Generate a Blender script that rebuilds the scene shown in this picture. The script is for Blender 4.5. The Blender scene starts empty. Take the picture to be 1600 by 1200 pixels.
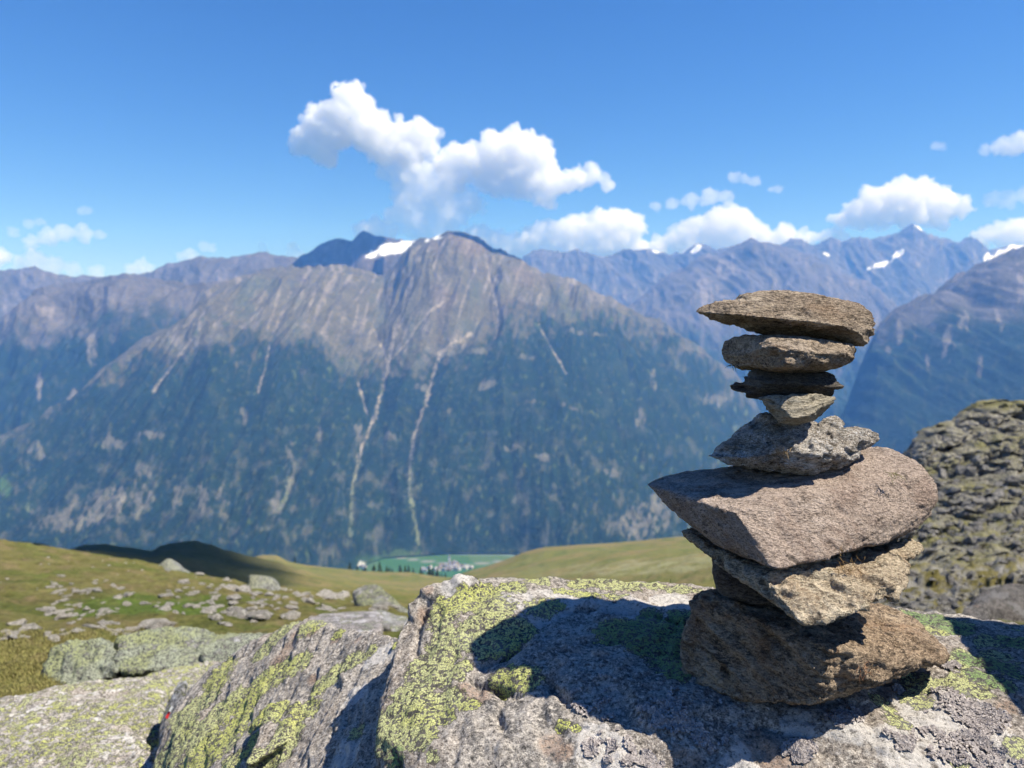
import bpy, bmesh, math, random
import numpy as np
from mathutils import Vector, Matrix
from mathutils.bvhtree import BVHTree

C = bpy.context.scene
COL = C.collection
rng = np.random.default_rng(7)
random.seed(7)

# ---------------------------------------------------------------- camera
F = 1186.0                       # focal length in pixels of the 1600 px frame
PITCH = math.radians(4.0)
cd = bpy.data.cameras.new('camera')
cam = bpy.data.objects.new('camera', cd); COL.objects.link(cam)
cam.location = (0, 0, 0)
cam.rotation_euler = (math.pi/2 - PITCH, 0, 0)
cd.sensor_width = 36.0
cd.lens = 36.0*F/1600.0
cd.clip_start = 0.05
cd.clip_end = 60000
cd.dof.use_dof = True
cd.dof.focus_distance = 1.02
cd.dof.aperture_fstop = 6.6
C.camera = cam

# ---------------------------------------------------------------- world and sun
SUN_EL, SUN_AZ = math.radians(57), math.radians(12)       # azimuth from +X towards -Y (camera side)
SUN = np.array([math.cos(SUN_EL)*math.cos(SUN_AZ), -math.cos(SUN_EL)*math.sin(SUN_AZ), math.sin(SUN_EL)])
w = bpy.data.worlds.new('World'); C.world = w; w.use_nodes = True
wn = w.node_tree.nodes; wl = w.node_tree.links
wn.clear()
sky = wn.new('ShaderNodeTexSky'); sky.sky_type = 'NISHITA'; sky.sun_disc = False
sky.sun_elevation = SUN_EL
sky.sun_rotation = math.radians(90) + SUN_AZ
sky.altitude = 2400; sky.air_density = 1.25; sky.dust_density = 0.15; sky.ozone_density = 5.0
hs = wn.new('ShaderNodeHueSaturation'); hs.inputs['Saturation'].default_value = 1.27; hs.inputs['Hue'].default_value = 0.512
bg = wn.new('ShaderNodeBackground'); bg.inputs[1].default_value = 0.078
wo = wn.new('ShaderNodeOutputWorld')
wl.new(sky.outputs[0], hs.inputs['Color']); wl.new(hs.outputs[0], bg.inputs[0]); wl.new(bg.outputs[0], wo.inputs[0])
sd = bpy.data.lights.new('sun', 'SUN'); sun = bpy.data.objects.new('sun', sd); COL.objects.link(sun)
sd.energy = 5.0; sd.angle = math.radians(0.53); sd.color = (1.0, 0.965, 0.9)
sun.rotation_euler = Vector(SUN).to_track_quat('Z', 'Y').to_euler()
sun.location = (5, -2, 8)
C.view_settings.view_transform = 'Standard'; C.view_settings.look = 'None'
C.view_settings.gamma = 1; C.view_settings.exposure = 0.85
C.view_settings.use_curve_mapping = False
C.cycles.max_bounces = 9; C.cycles.diffuse_bounces = 2; C.cycles.glossy_bounces = 1
C.cycles.volume_bounces = 8; C.cycles.transparent_max_bounces = 12
C.cycles.use_denoising = True

# ---------------------------------------------------------------- maths helpers
cP, sP = math.cos(PITCH), math.sin(PITCH)
def P(px, py, d):
    """pixel of the 1600x1200 frame + forward distance (world Y) -> world point"""
    px = np.asarray(px, float); py = np.asarray(py, float); d = np.asarray(d, float)
    u = (px-800)/F; v = (600-py)/F
    fy = cP + v*sP; fz = v*cP - sP
    return np.stack([u*d/fy, d+0*u, fz*d/fy], -1)
def pyz(d, z):
    t = np.asarray(z, float)/np.asarray(d, float)
    v = (t*cP+sP)/(cP-t*sP)
    return 600 - v*F
_perm = {}
_G = np.random.default_rng(3).normal(size=(256, 3)); _G /= np.linalg.norm(_G, axis=1)[:, None]
def pn(p, seed=0):
    if seed not in _perm:
        q = np.random.default_rng(100+seed).permutation(256); _perm[seed] = np.concatenate([q, q])
    pm = _perm[seed]
    i = np.floor(p).astype(np.int64); f = p-i; i &= 255
    w_ = f*f*f*(f*(f*6-15)+10)
    out = 0
    for dx in (0, 1):
        wx = w_[:, 0] if dx else 1-w_[:, 0]
        hx = pm[(i[:, 0]+dx) & 255]
        for dy in (0, 1):
            wy = w_[:, 1] if dy else 1-w_[:, 1]
            hy = pm[(hx+i[:, 1]+dy) & 255]
            for dz in (0, 1):
                wz = w_[:, 2] if dz else 1-w_[:, 2]
                g = _G[pm[(hy+i[:, 2]+dz) & 255]]
                out = out + wx*wy*wz*(g[:, 0]*(f[:, 0]-dx)+g[:, 1]*(f[:, 1]-dy)+g[:, 2]*(f[:, 2]-dz))
    return out*1.6
def fbm(p, octv=4, seed=0, gain=0.5, lac=2.03):
    a, s, o = 1.0, 0, 0
    for k in range(octv):
        o = o + a*pn(p*lac**k + 17.3*k, seed+k); s += a; a *= gain
    return o/s
def ridged(p, octv=4, seed=0, gain=0.5):
    a, s, o = 1.0, 0, 0
    for k in range(octv):
        o = o + a*(1-2*np.abs(pn(p*2.03**k + 9.1*k, seed+k))); s += a; a *= gain
    return o/s
def sstep(a, b, x):
    t = np.clip((x-a)/(b-a), 0, 1); return t*t*(3-2*t)
def mixc(c, d, f):
    return c*(1-f[:, None]) + np.asarray(d, float)*f[:, None]

def tag(o, label=None, cat=None, group=None, kind=None):
    if label: o['label'] = label
    if cat: o['category'] = cat
    if group: o['group'] = group
    if kind: o['kind'] = kind
    return o
def make_mesh(name, V, Fc, mat, attrs=None, smooth=True, origin=None):
    V = np.asarray(V, float)
    if origin is None: origin = np.zeros(3)
    me = bpy.data.meshes.new(name)
    Fc = np.asarray(Fc)
    me.vertices.add(len(V)); me.vertices.foreach_set('co', (V-origin).astype(np.float32).ravel())
    k = Fc.shape[1]
    me.loops.add(Fc.size); me.loops.foreach_set('vertex_index', Fc.ravel().astype(np.int32))
    me.polygons.add(len(Fc)); me.polygons.foreach_set('loop_start', np.arange(0, Fc.size, k, dtype=np.int32))
    me.update(calc_edges=True)
    me.polygons.foreach_set('use_smooth', np.full(len(Fc), smooth))
    for n, a in (attrs or {}).items():
        if a.ndim == 2:
            at = me.attributes.new(n, 'FLOAT_COLOR', 'POINT')
            at.data.foreach_set('color', np.concatenate([a, np.ones((len(a), 1))], 1).astype(np.float32).ravel())
        else:
            at = me.attributes.new(n, 'FLOAT', 'POINT'); at.data.foreach_set('value', a.astype(np.float32))
    me.validate()
    if mat: me.materials.append(mat)
    o = bpy.data.objects.new(name, me); o.location = Vector(origin); COL.objects.link(o)
    return o
def grid_faces(nr, nc):
    i = np.arange(nr-1)[:, None]*nc + np.arange(nc-1)[None]
    i = i.ravel()
    return np.stack([i, i+1, i+nc+1, i+nc], 1)

# ---------------------------------------------------------------- node helper
class NT:
    def __init__(s, name):
        s.m = bpy.data.materials.new(name); s.m.use_nodes = True
        s.t = s.m.node_tree; s.t.nodes.clear()
        s.out = s.t.nodes.new('ShaderNodeOutputMaterial')
    def n(s, typ, ins=None, **kw):
        nd = s.t.nodes.new('ShaderNode'+typ)
        for k, v in kw.items(): setattr(nd, k, v)
        for k, v in (ins or {}).items():
            sock = nd.inputs[k]
            if hasattr(v, 'is_linked') or hasattr(v, 'links'): s.t.links.new(v, sock)
            else: sock.default_value = v
        return nd
    def math(s, op, a, b=0.0, c=0.0, clamp=False):
        return s.n('Math', {0: a, 1: b, 2: c}, operation=op, use_clamp=clamp).outputs[0]
    def mix(s, f, a, b, mode='MIX'):
        nd = s.n('Mix', {0: f}, data_type='RGBA', blend_type=mode)
        for k, v in ((6, a), (7, b)):
            if hasattr(v, 'links'): s.t.links.new(v, nd.inputs[k])
            else: nd.inputs[k].default_value = tuple(v)+((1,) if len(v) == 3 else ())
        return nd.outputs[2]
    def noise(s, co, scale, detail=4, rough=0.5, dist=0.0, out=0):
        nd = s.n('TexNoise', {'Vector': co, 'Scale': scale, 'Detail': detail, 'Roughness': rough, 'Distortion': dist})
        return nd.outputs[out]
    def vor(s, co, scale, feature='F1', out='Distance', rnd=1.0):
        return s.n('TexVoronoi', {'Vector': co, 'Scale': scale, 'Randomness': rnd}, feature=feature).outputs[out]
    def ss(s, v, a, b, lo=0.0, hi=1.0):
        return s.n('MapRange', {0: v, 1: a, 2: b, 3: lo, 4: hi}, interpolation_type='SMOOTHSTEP').outputs[0]
    def map(s, co, scale=(1, 1, 1), rot=(0, 0, 0), loc=(0, 0, 0)):
        return s.n('Mapping', {0: co, 1: loc, 2: rot, 3: scale}).outputs[0]
    def bump(s, h, dist, strength=1.0, normal=None):
        ins = {'Height': h, 'Distance': dist, 'Strength': strength}
        if normal is not None: ins['Normal'] = normal
        return s.n('Bump', ins).outputs[0]
    def finish(s, col, rough=0.85, normal=None, spec=0.3):
        b = s.n('BsdfPrincipled', {'Base Color': col, 'Roughness': rough, 'Specular IOR Level': spec})
        if normal is not None: s.t.links.new(normal, b.inputs['Normal'])
        s.t.links.new(b.outputs[0], s.out.inputs[0])
        return s.m

def simple_mat(name, col, rough=0.85, var=0.15, scale=5.0, bump=0.0):
    t = NT(name); co = t.n('TexCoord').outputs['Object']
    n = t.noise(co, scale, 5)
    c = t.mix(n, tuple(x*(1-var) for x in col), tuple(min(1, x*(1+var)) for x in col))
    nm = t.bump(n, bump) if bump else None
    return t.finish(c, rough, nm)

def stone_mat(name, dark, mid, light, strata=(1, 1, 4), rot=(0, 0, 0), scale=1.0, rust=None, rust_amt=0.0, mica=0.0, bump=1.0, speck=0.35):
    """schist / gneiss: fine foliation, speckles of pale and dark minerals, rust bloom"""
    t = NT(name); co = t.n('TexCoord').outputs['Object']
    st = t.map(co, strata, rot)
    n1 = t.noise(st, 22*scale, 8, 0.62, 0.6)
    n2 = t.noise(st, 150*scale, 5, 0.65)
    n3 = t.noise(co, 9*scale, 5, 0.6)
    n4 = t.noise(co, 520*scale, 3, 0.6)
    c = t.mix(t.ss(n1, 0.33, 0.68), dark, light)
    c = t.mix(t.ss(n3, 0.35, 0.62), c, mid)
    c = t.mix(t.math('MULTIPLY', t.ss(n2, 0.48, 0.66), 0.6), c, light)
    c = t.mix(t.math('MULTIPLY', t.ss(n2, 0.50, 0.36), 0.65), c, tuple(x*0.35 for x in dark))
    c = t.mix(t.math('MULTIPLY', t.ss(n4, 0.54, 0.66), speck), c, tuple(min(1, x*1.5) for x in light))
    c = t.mix(t.math('MULTIPLY', t.ss(n4, 0.46, 0.34), speck), c, tuple(x*0.4 for x in dark))
    if rust is not None:
        r = t.math('MULTIPLY', t.ss(t.noise(t.map(co, loc=(3, 1, 2)), 13*scale, 7, 0.65, 0.4), 0.50, 0.66), rust_amt)
        c = t.mix(r, c, rust)
    rough = 0.8
    if mica:
        v = t.n('TexVoronoi', {'Vector': st, 'Scale': 420*scale}, feature='F1')
        m = t.math('MULTIPLY', t.ss(t.math('MULTIPLY', v.outputs['Color'], 1.0), 0.62, 0.8), mica)
        m = t.math('MULTIPLY', m, t.ss(n1, 0.42, 0.6))
        c = t.mix(m, c, (0.75, 0.74, 0.74))
        rough = t.math('MULTIPLY_ADD', m, -0.45, 0.8)
    cn = t.noise(t.map(co, tuple(x*1.0 for x in strata), rot, (4, 9, 2)), 17*scale, 5, 0.6, 1.1)
    ck = t.ss(t.math('ABSOLUTE', t.math('SUBTRACT', cn, 0.5)), 0.0, 0.012, 1.0, 0.0)
    ck = t.math('MULTIPLY', ck, t.ss(n3, 0.47, 0.56))
    c = t.mix(t.math('MULTIPLY', ck, 0.8), c, tuple(x*0.3 for x in dark))
    pz = t.noise(t.map(co, (1, 1, 1), (0, 0, 0), (8, 1, 5)), 60*scale, 3, 0.5)
    pit = t.ss(pz, 0.64, 0.70)
    c = t.mix(t.math('MULTIPLY', pit, 0.7), c, tuple(x*0.35 for x in dark))
    vb = t.vor(st, 95*scale, 'F1')
    h = t.math('ADD', t.math('MULTIPLY', n1, 1.0), t.math('MULTIPLY', n2, 0.45))
    h = t.math('ADD', h, t.math('MULTIPLY', vb, 0.25))
    h = t.math('SUBTRACT', h, t.math('ADD', t.math('MULTIPLY', ck, 0.35), t.math('MULTIPLY', pit, 0.3)))
    nm = t.bump(h, 0.014*bump/scale, 1.0)
    nm = t.bump(n4, 0.0028*bump/scale, 1.0, nm)
    return t.finish(c, rough, nm, 0.35)

def lichen_rock_mat(name, attr=False, scale=1.0, amt=0.5, tint=(1, 1, 1), ycol=(0.70, 0.72, 0.23), detail=True):
    """grey gneiss carrying crusts of yellow-green map lichen; with attr=True the crusts follow the mesh attributes"""
    t = NT(name); co = t.n('TexCoord').outputs['Object']
    tc = lambda c: tuple(a*b for a, b in zip(c, tint))
    big = t.noise(co, 5*scale, 6, 0.6, 0.3)
    med = t.noise(co, 28*scale, 7, 0.65, 0.3)
    fine = t.noise(co, 170*scale, 6, 0.7)
    vfine = t.noise(co, 480*scale, 4, 0.65)
    c = t.mix(t.ss(med, 0.34, 0.66), tc((0.13, 0.13, 0.135)), tc((0.42, 0.40, 0.385)))
    c = t.mix(t.ss(big, 0.45, 0.7), c, tc((0.30, 0.265, 0.24)))
    c = t.mix(t.math('MULTIPLY', t.ss(fine, 0.515, 0.60), 0.75), c, tc((0.62, 0.60, 0.58)))
    c = t.mix(t.math('MULTIPLY', t.ss(fine, 0.47, 0.38), 0.8), c, tc((0.03, 0.03, 0.032)))
    c = t.mix(t.math('MULTIPLY', t.ss(vfine, 0.45, 0.36), 0.6), c, tc((0.03, 0.03, 0.03)))
    c = t.mix(t.math('MULTIPLY', t.ss(vfine, 0.56, 0.66), 0.45), c, tc((0.6, 0.58, 0.56)))
    # rust stains
    rn = t.noise(t.map(co, loc=(5.1, 2.2, 0.7)), 11*scale, 6, 0.65, 0.5)
    if attr:
        ra = t.n('Attribute', attribute_name='rust').outputs['Fac']
        rf = t.ss(t.math('ADD', ra, t.math('MULTIPLY_ADD', rn, 1.6, -0.8)), 0.35, 0.75)
    else:
        rf = t.math('MULTIPLY', t.ss(rn, 0.60, 0.70), 0.5)
    rf = t.math('MULTIPLY', rf, t.ss(fine, 0.38, 0.55))
    c = t.mix(t.math('MULTIPLY', rf, 0.5), c, (0.44, 0.25, 0.15))
    # pale grey crust
    gn = t.noise(t.map(co, loc=(1.1, 8.2, 4.7)), 16*scale, 7, 0.68, 0.4)
    if attr:
        ga = t.n('Attribute', attribute_name='pale').outputs['Fac']
        gf = t.ss(t.math('ADD', ga, t.math('MULTIPLY_ADD', gn, 2.0, -1.0)), 0.4, 0.6)
    else:
        gf = t.ss(gn, 0.54, 0.6)
    c = t.mix(t.math('MULTIPLY', gf, t.ss(fine, 0.36, 0.5, 0.25, 0.85)), c, tc((0.55, 0.55, 0.56)))
    # map lichen
    ln = t.noise(t.map(co, loc=(7.7, 3.3, 1.9)), 14*scale, 8, 0.72, 0.5)
    lm = t.noise(t.map(co, loc=(2.7, 6.3, 9.9)), 75*scale, 5, 0.7, 0.3)
    mixn = t.math('ADD', t.math('MULTIPLY_ADD', ln, 2.0, -1.0), t.math('MULTIPLY_ADD', lm, 1.5, -0.75))
    if attr:
        la = t.n('Attribute', attribute_name='lichen').outputs['Fac']
        lf0 = t.math('ADD', la, mixn)
    else:
        lf0 = t.math('ADD', mixn, amt)
    lf = t.ss(lf0, 0.47, 0.53)
    rim = t.math('SUBTRACT', t.ss(lf0, 0.40, 0.46), lf, clamp=True)
    warp = t.n('VectorMath', {0: co, 1: t.n('VectorMath', {0: t.noise(co, 60*scale, 3, 0.5, out=1), 3: 0.012/scale}, operation='SCALE').outputs[0]}, operation='ADD').outputs[0]
    ve = t.vor(warp, 235*scale, 'DISTANCE_TO_EDGE')
    vn = t.n('TexVoronoi', {'Vector': warp, 'Scale': 235*scale}, feature='F1')
    vc = t.n('SeparateColor', {0: vn.outputs['Color']})
    ring = t.ss(vn.outputs['Distance'], 0.10, 0.24)
    ring = t.math('MAXIMUM', ring, t.ss(vc.outputs[1], 0.40, 0.45))
    hole = t.ss(t.math('ADD', vc.outputs[0], t.math('MULTIPLY', t.math('SUBTRACT', fine, 0.5), 1.6)), 0.64, 0.74)
    crust = t.math('MULTIPLY', t.math('MULTIPLY', t.ss(ve, 0.015, 0.10), t.math('SUBTRACT', 1.0, hole)), ring)
    yc = t.mix(lm, tuple(x*0.75 for x in ycol), tuple(min(1, x*1.2) for x in ycol))
    yc = t.mix(t.ss(big, 0.42, 0.58), yc, (ycol[0]*0.97, ycol[1]*0.97, ycol[2]*1.5))
    if attr:
        gr = t.n('Attribute', attribute_name='green').outputs['Fac']
        yc = t.mix(gr, yc, (0.33, 0.46, 0.19))  # shade on the lichen put into its colour as a darker green
    yc = t.mix(crust, t.mix(0.72, c, (0.03, 0.035, 0.03)), yc)
    c = t.mix(lf, c, yc)
    c = t.mix(t.math('MULTIPLY', rim, 0.8), c, (0.03, 0.03, 0.03))
    h = t.math('ADD', t.math('MULTIPLY', med, 1.2), t.math('MULTIPLY', fine, 0.5))
    nm = t.bump(h, 0.016/scale, 1.0)
    nm = t.bump(vfine, 0.0034/scale, 1.0, nm)
    nm = t.bump(t.math('MULTIPLY', lf, t.math('MULTIPLY_ADD', crust, 0.7, 0.3)), 0.0016/scale, 0.9, nm)
    return t.finish(c, 0.88, nm, 0.2)

# ---------------------------------------------------------------- lofted terrain
def loft(name, pxs, rows, seg, disp, colour, mat, smooth=2, geo=True):
    """rows: list of [(px, py, d), ...] from near to far. seg: samples between rows. builds one sheet of real terrain"""
    pxs = np.asarray(pxs, float); R = []; RY = []
    for r in rows:
        r = np.asarray(r, float)
        py = np.interp(pxs, r[:, 0], r[:, 1]); d = np.exp(np.interp(pxs, r[:, 0], np.log(r[:, 2])))
        R.append(P(pxs, py, d)); RY.append(py)
    pts = []; tt = []; pyl = []
    for k in range(len(rows)-1):
        n = seg[k]; s = np.arange(n)/n
        if k == len(rows)-2: s = np.arange(n+1)/n
        a, b = R[k], R[k+1]
        if geo:
            la, lb = np.log(a[:, 1]), np.log(b[:, 1])
            for q in s:
                y = np.exp(la+(lb-la)*q); f = (y-a[:, 1])/(b[:, 1]-a[:, 1])
                pts.append(a+(b-a)*f[:, None]); tt.append(k+q); pyl.append(RY[k]*(1-q)+RY[k+1]*q)
        else:
            for q in s:
                pts.append(a+(b-a)*q); tt.append(k+q); pyl.append(RY[k]*(1-q)+RY[k+1]*q)
    G = np.array(pts)                                   # rows, cols, 3
    for _ in range(smooth):
        G[1:-1] = G[1:-1]*0.5 + 0.25*(G[:-2]+G[2:])
    nr, nc = G.shape[:2]
    T = np.repeat(np.array(tt)[:, None], nc, 1).ravel()
    V = G.reshape(-1, 3).copy(); PX, PY = proj(V)
    V = disp(V, T, PX, PY)
    col = colour(V, T, PX, PY, (nr, nc))
    Fc = grid_faces(nr, nc)
    o = make_mesh(name, V, Fc, mat, {'col': col})
    return o, V, Fc
def slope_of(V, shp):
    G = V.reshape(shp+(3,)); du = np.gradient(G, axis=1); dv = np.gradient(G, axis=0)
    n = np.cross(du, dv); n /= np.linalg.norm(n, axis=2)[..., None]+1e-12
    return np.abs(n[..., 2]).ravel()
def proj(V):
    c = V[:, 1]*cP - V[:, 2]*sP; v = (V[:, 2]*cP + V[:, 1]*sP)/c
    return 800+V[:, 0]/c*F, 600-v*F
def worley(p, seed=0):
    """distance to the nearest jittered cell point and a random number for that cell"""
    i0 = np.floor(p).astype(np.int64); best = np.full(len(p), 1e9); idv = np.zeros(len(p)); sec = np.full(len(p), 1e9)
    for dx in (-1, 0, 1):
        for dy in (-1, 0, 1):
            for dz in (-1, 0, 1):
                c = i0+[dx, dy, dz]
                h = (c[:, 0]*73856093) ^ (c[:, 1]*19349663) ^ (c[:, 2]*83492791) ^ (seed*2654435)
                r = [np.modf(np.abs(np.sin((h % 100003)*k))*43758.5453)[0] for k in (12.9898, 78.233, 37.719, 4.5813)]
                d = np.sqrt((c[:, 0]+r[0]-p[:, 0])**2+(c[:, 1]+r[1]-p[:, 1])**2+(c[:, 2]+r[2]-p[:, 2])**2)
                m = d < best; sec = np.where(m, best, np.minimum(sec, d)); idv = np.where(m, r[3], idv); best = np.where(m, d, best)
    return best, idv, sec-best
def polydist(px, py, line):
    """distance from points to a polyline, and position along it 0..1"""
    best = np.full(len(px), 1e9); L = np.asarray(line, float)
    for a, b in zip(L[:-1], L[1:]):
        ab = b-a; t = np.clip(((px-a[0])*ab[0]+(py-a[1])*ab[1])/(ab@ab), 0, 1)
        best = np.minimum(best, np.hypot(px-a[0]-t*ab[0], py-a[1]-t*ab[1]))
    return best

def terrain_mat(name, sc, bump_d, speck=0.35, fine=5.0):
    t = NT(name); co = t.n('TexCoord').outputs['Object']
    a = t.n('Attribute', attribute_name='col').outputs['Color']
    n1 = t.noise(co, sc, 8, 0.65); n2 = t.noise(co, sc*fine, 6, 0.7)
    f = t.math('MULTIPLY_ADD', t.math('SUBTRACT', n1, 0.5), speck*3.0, 1.0)
    f = t.math('MULTIPLY', f, t.math('MULTIPLY_ADD', t.math('SUBTRACT', n2, 0.5), speck*3.2, 1.0))
    c = t.n('VectorMath', {0: a, 3: f}, operation='SCALE').outputs[0]
    nm = t.bump(t.math('ADD', n1, t.math('MULTIPLY', n2, 0.4)), bump_d, 1.0)
    return t.finish(c, 0.95, nm, 0.1)

M_mount = terrain_mat('mountain_side', 1/110., 26.0, 0.42)
M_far = terrain_mat('far_mountain_side', 1/160., 30.0, 0.3)

FOREST = np.array([0.010, 0.024, 0.012]); ALP = np.array([0.105, 0.095, 0.058]); ROCK = np.array([0.150, 0.136, 0.118])
SCREE = np.array([0.26, 0.225, 0.185]); MEAD = np.array([0.055, 0.11, 0.025]); SNOW = np.array([0.85, 0.87, 0.9])

VZ = -842.0
def zrow(spec):
    return [(px, float(pyz(d, z)), d) for px, z, d in spec]

# main massif across the valley
crest_main = [(-600, 880, 2900), (-300, 800, 3100), (0, 690, 3600), (60, 660, 3750), (120, 622, 3900), (180, 572, 4150), (230, 532, 4350), (290, 500, 4500), (330, 462, 4700),
    (375, 438, 5000), (400, 431, 5100), (450, 425, 5200), (520, 423, 5300), (560, 427, 5350), (600, 432, 5400), (618, 414, 5450), (640, 388, 5500), (665, 378, 5500), (685, 371, 5500), (700, 362, 5500), (718, 364, 5500),
    (740, 371, 5500), (765, 388, 5500), (790, 397, 5450), (815, 410, 5400), (850, 430, 5400), (900, 446, 5400), (960, 470, 5450), (1010, 497, 5500), (1060, 530, 5500),
    (1110, 566, 5550), (1150, 600, 5600), (1180, 640, 5650), (1205, 690, 5700), (1240, 760, 5700)]
foot_main = zrow([(-600, VZ, 2300), (0, VZ, 2400), (300, VZ, 2450), (520, VZ, 2560), (600, VZ, 2780), (700, VZ, 2830), (800, VZ, 2830), (900, VZ, 2700), (1050, VZ, 2750), (1120, VZ, 3100), (1180, VZ, 4200), (1205, VZ, 4900), (1240, VZ, 5500)])
back_main = [(a, b+60+0.0*c, c*1.25) for a, b, c in crest_main]
GUL = [[(640, 470), (622, 520), (612, 560), (604, 600), (588, 660), (566, 710), (553, 770), (548, 850)],
       [(735, 520), (690, 548), (676, 590), (665, 640), (648, 690), (642, 740), (640, 790), (655, 850)],
       [(455, 470), (438, 510), (424, 545), (415, 590), (405, 620)],
       [(300, 545), (270, 585), (242, 620)], [(585, 520), (606, 575)], [(560, 600), (575, 660)], [(700, 470), (650, 520), (614, 575)], [(760, 420), (778, 500), (775, 540)],
       [(840, 520), (860, 560), (885, 600)], [(455, 760), (448, 790), (438, 808)]]
GW = [4.2, 4.4, 2.5, 3.0, 2.5, 2.0, 2.0, 2.0, 1.8, 4.5]
PATCH = [(330, 548, 30, 8), (265, 543, 22, 7), (300, 552, 25, 4), (690, 552, 26, 6), (750, 555, 22, 5), (905, 540, 22, 5), (760, 615, 14, 9), (825, 575, 14, 4), (1020, 610, 5, 16), (1115, 640, 26, 8),
    (280, 790, 10, 20), (320, 795, 8, 24), (352, 800, 8, 26), (225, 745, 12, 12), (205, 790, 34, 22), (165, 800, 40, 28), (110, 815, 40, 20), (455, 740, 6, 30), (437, 800, 8, 14),
    (1000, 820, 20, 28), (1030, 800, 18, 26), (975, 830, 24, 16), (660, 610, 9, 7), (700, 655, 8, 6), (180, 700, 20, 9), (60, 715, 16, 8), (75, 650, 10, 16), (140, 600, 12, 20), (935, 540, 12, 3), (600, 560, 20, 10), (575, 545, 16, 8),
    (610, 700, 10, 8), (890, 660, 12, 4), (830, 650, 14, 4), (850, 735, 14, 6), (1000, 665, 8, 12), (955, 750, 12, 6), (800, 720, 10, 5), (560, 690, 8, 14), (500, 690, 6, 14), (385, 660, 7, 12), (240, 690, 16, 5)]
def disp_main(V, T, PX, PY):
    h = T                                                        # 0 foot .. 1 crest .. 2 back
    env = sstep(0, 0.06, h)*(1-0.93*np.exp(-((h-1)/0.06)**2))
    x = V[:, 0]; z = V[:, 2]; y = V[:, 1]
    wob = 260*fbm(np.stack([x/1100, z/900, y/2500], 1), 4, 11)
    # ribs and gullies running down the slope
    g1 = ridged(np.stack([(x+wob+0.25*z)/560, z/1900, 0*x+3], 1), 4, 20, 0.55)
    g2 = ridged(np.stack([(x+wob*0.7-0.1*z)/150, z/520, 0*x+8], 1), 4, 30, 0.6)
    big = fbm(np.stack([x/1300, z/1300, 0*x], 1), 3, 40)
    amp = 0.7+0.6*sstep(0.35, 0.9, h)
    dz = env*(62*g1*amp + 36*g2*amp + 80*big)
    carve = np.zeros(len(x))
    for L, wd in zip(GUL, GW):
        d = polydist(PX, PY, L); carve = np.maximum(carve, np.exp(-(d/(wd*3.5))**2))
    V[:, 2] += dz - carve*14*env
    V[:, 1] += env*(-28*g1)
    V[:, 2] += sstep(0.6, 1, h)*(1-sstep(1, 1.5, h))*9*ridged(np.stack([x/90, y/90, z/90], 1), 3, 50)
    return V
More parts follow.
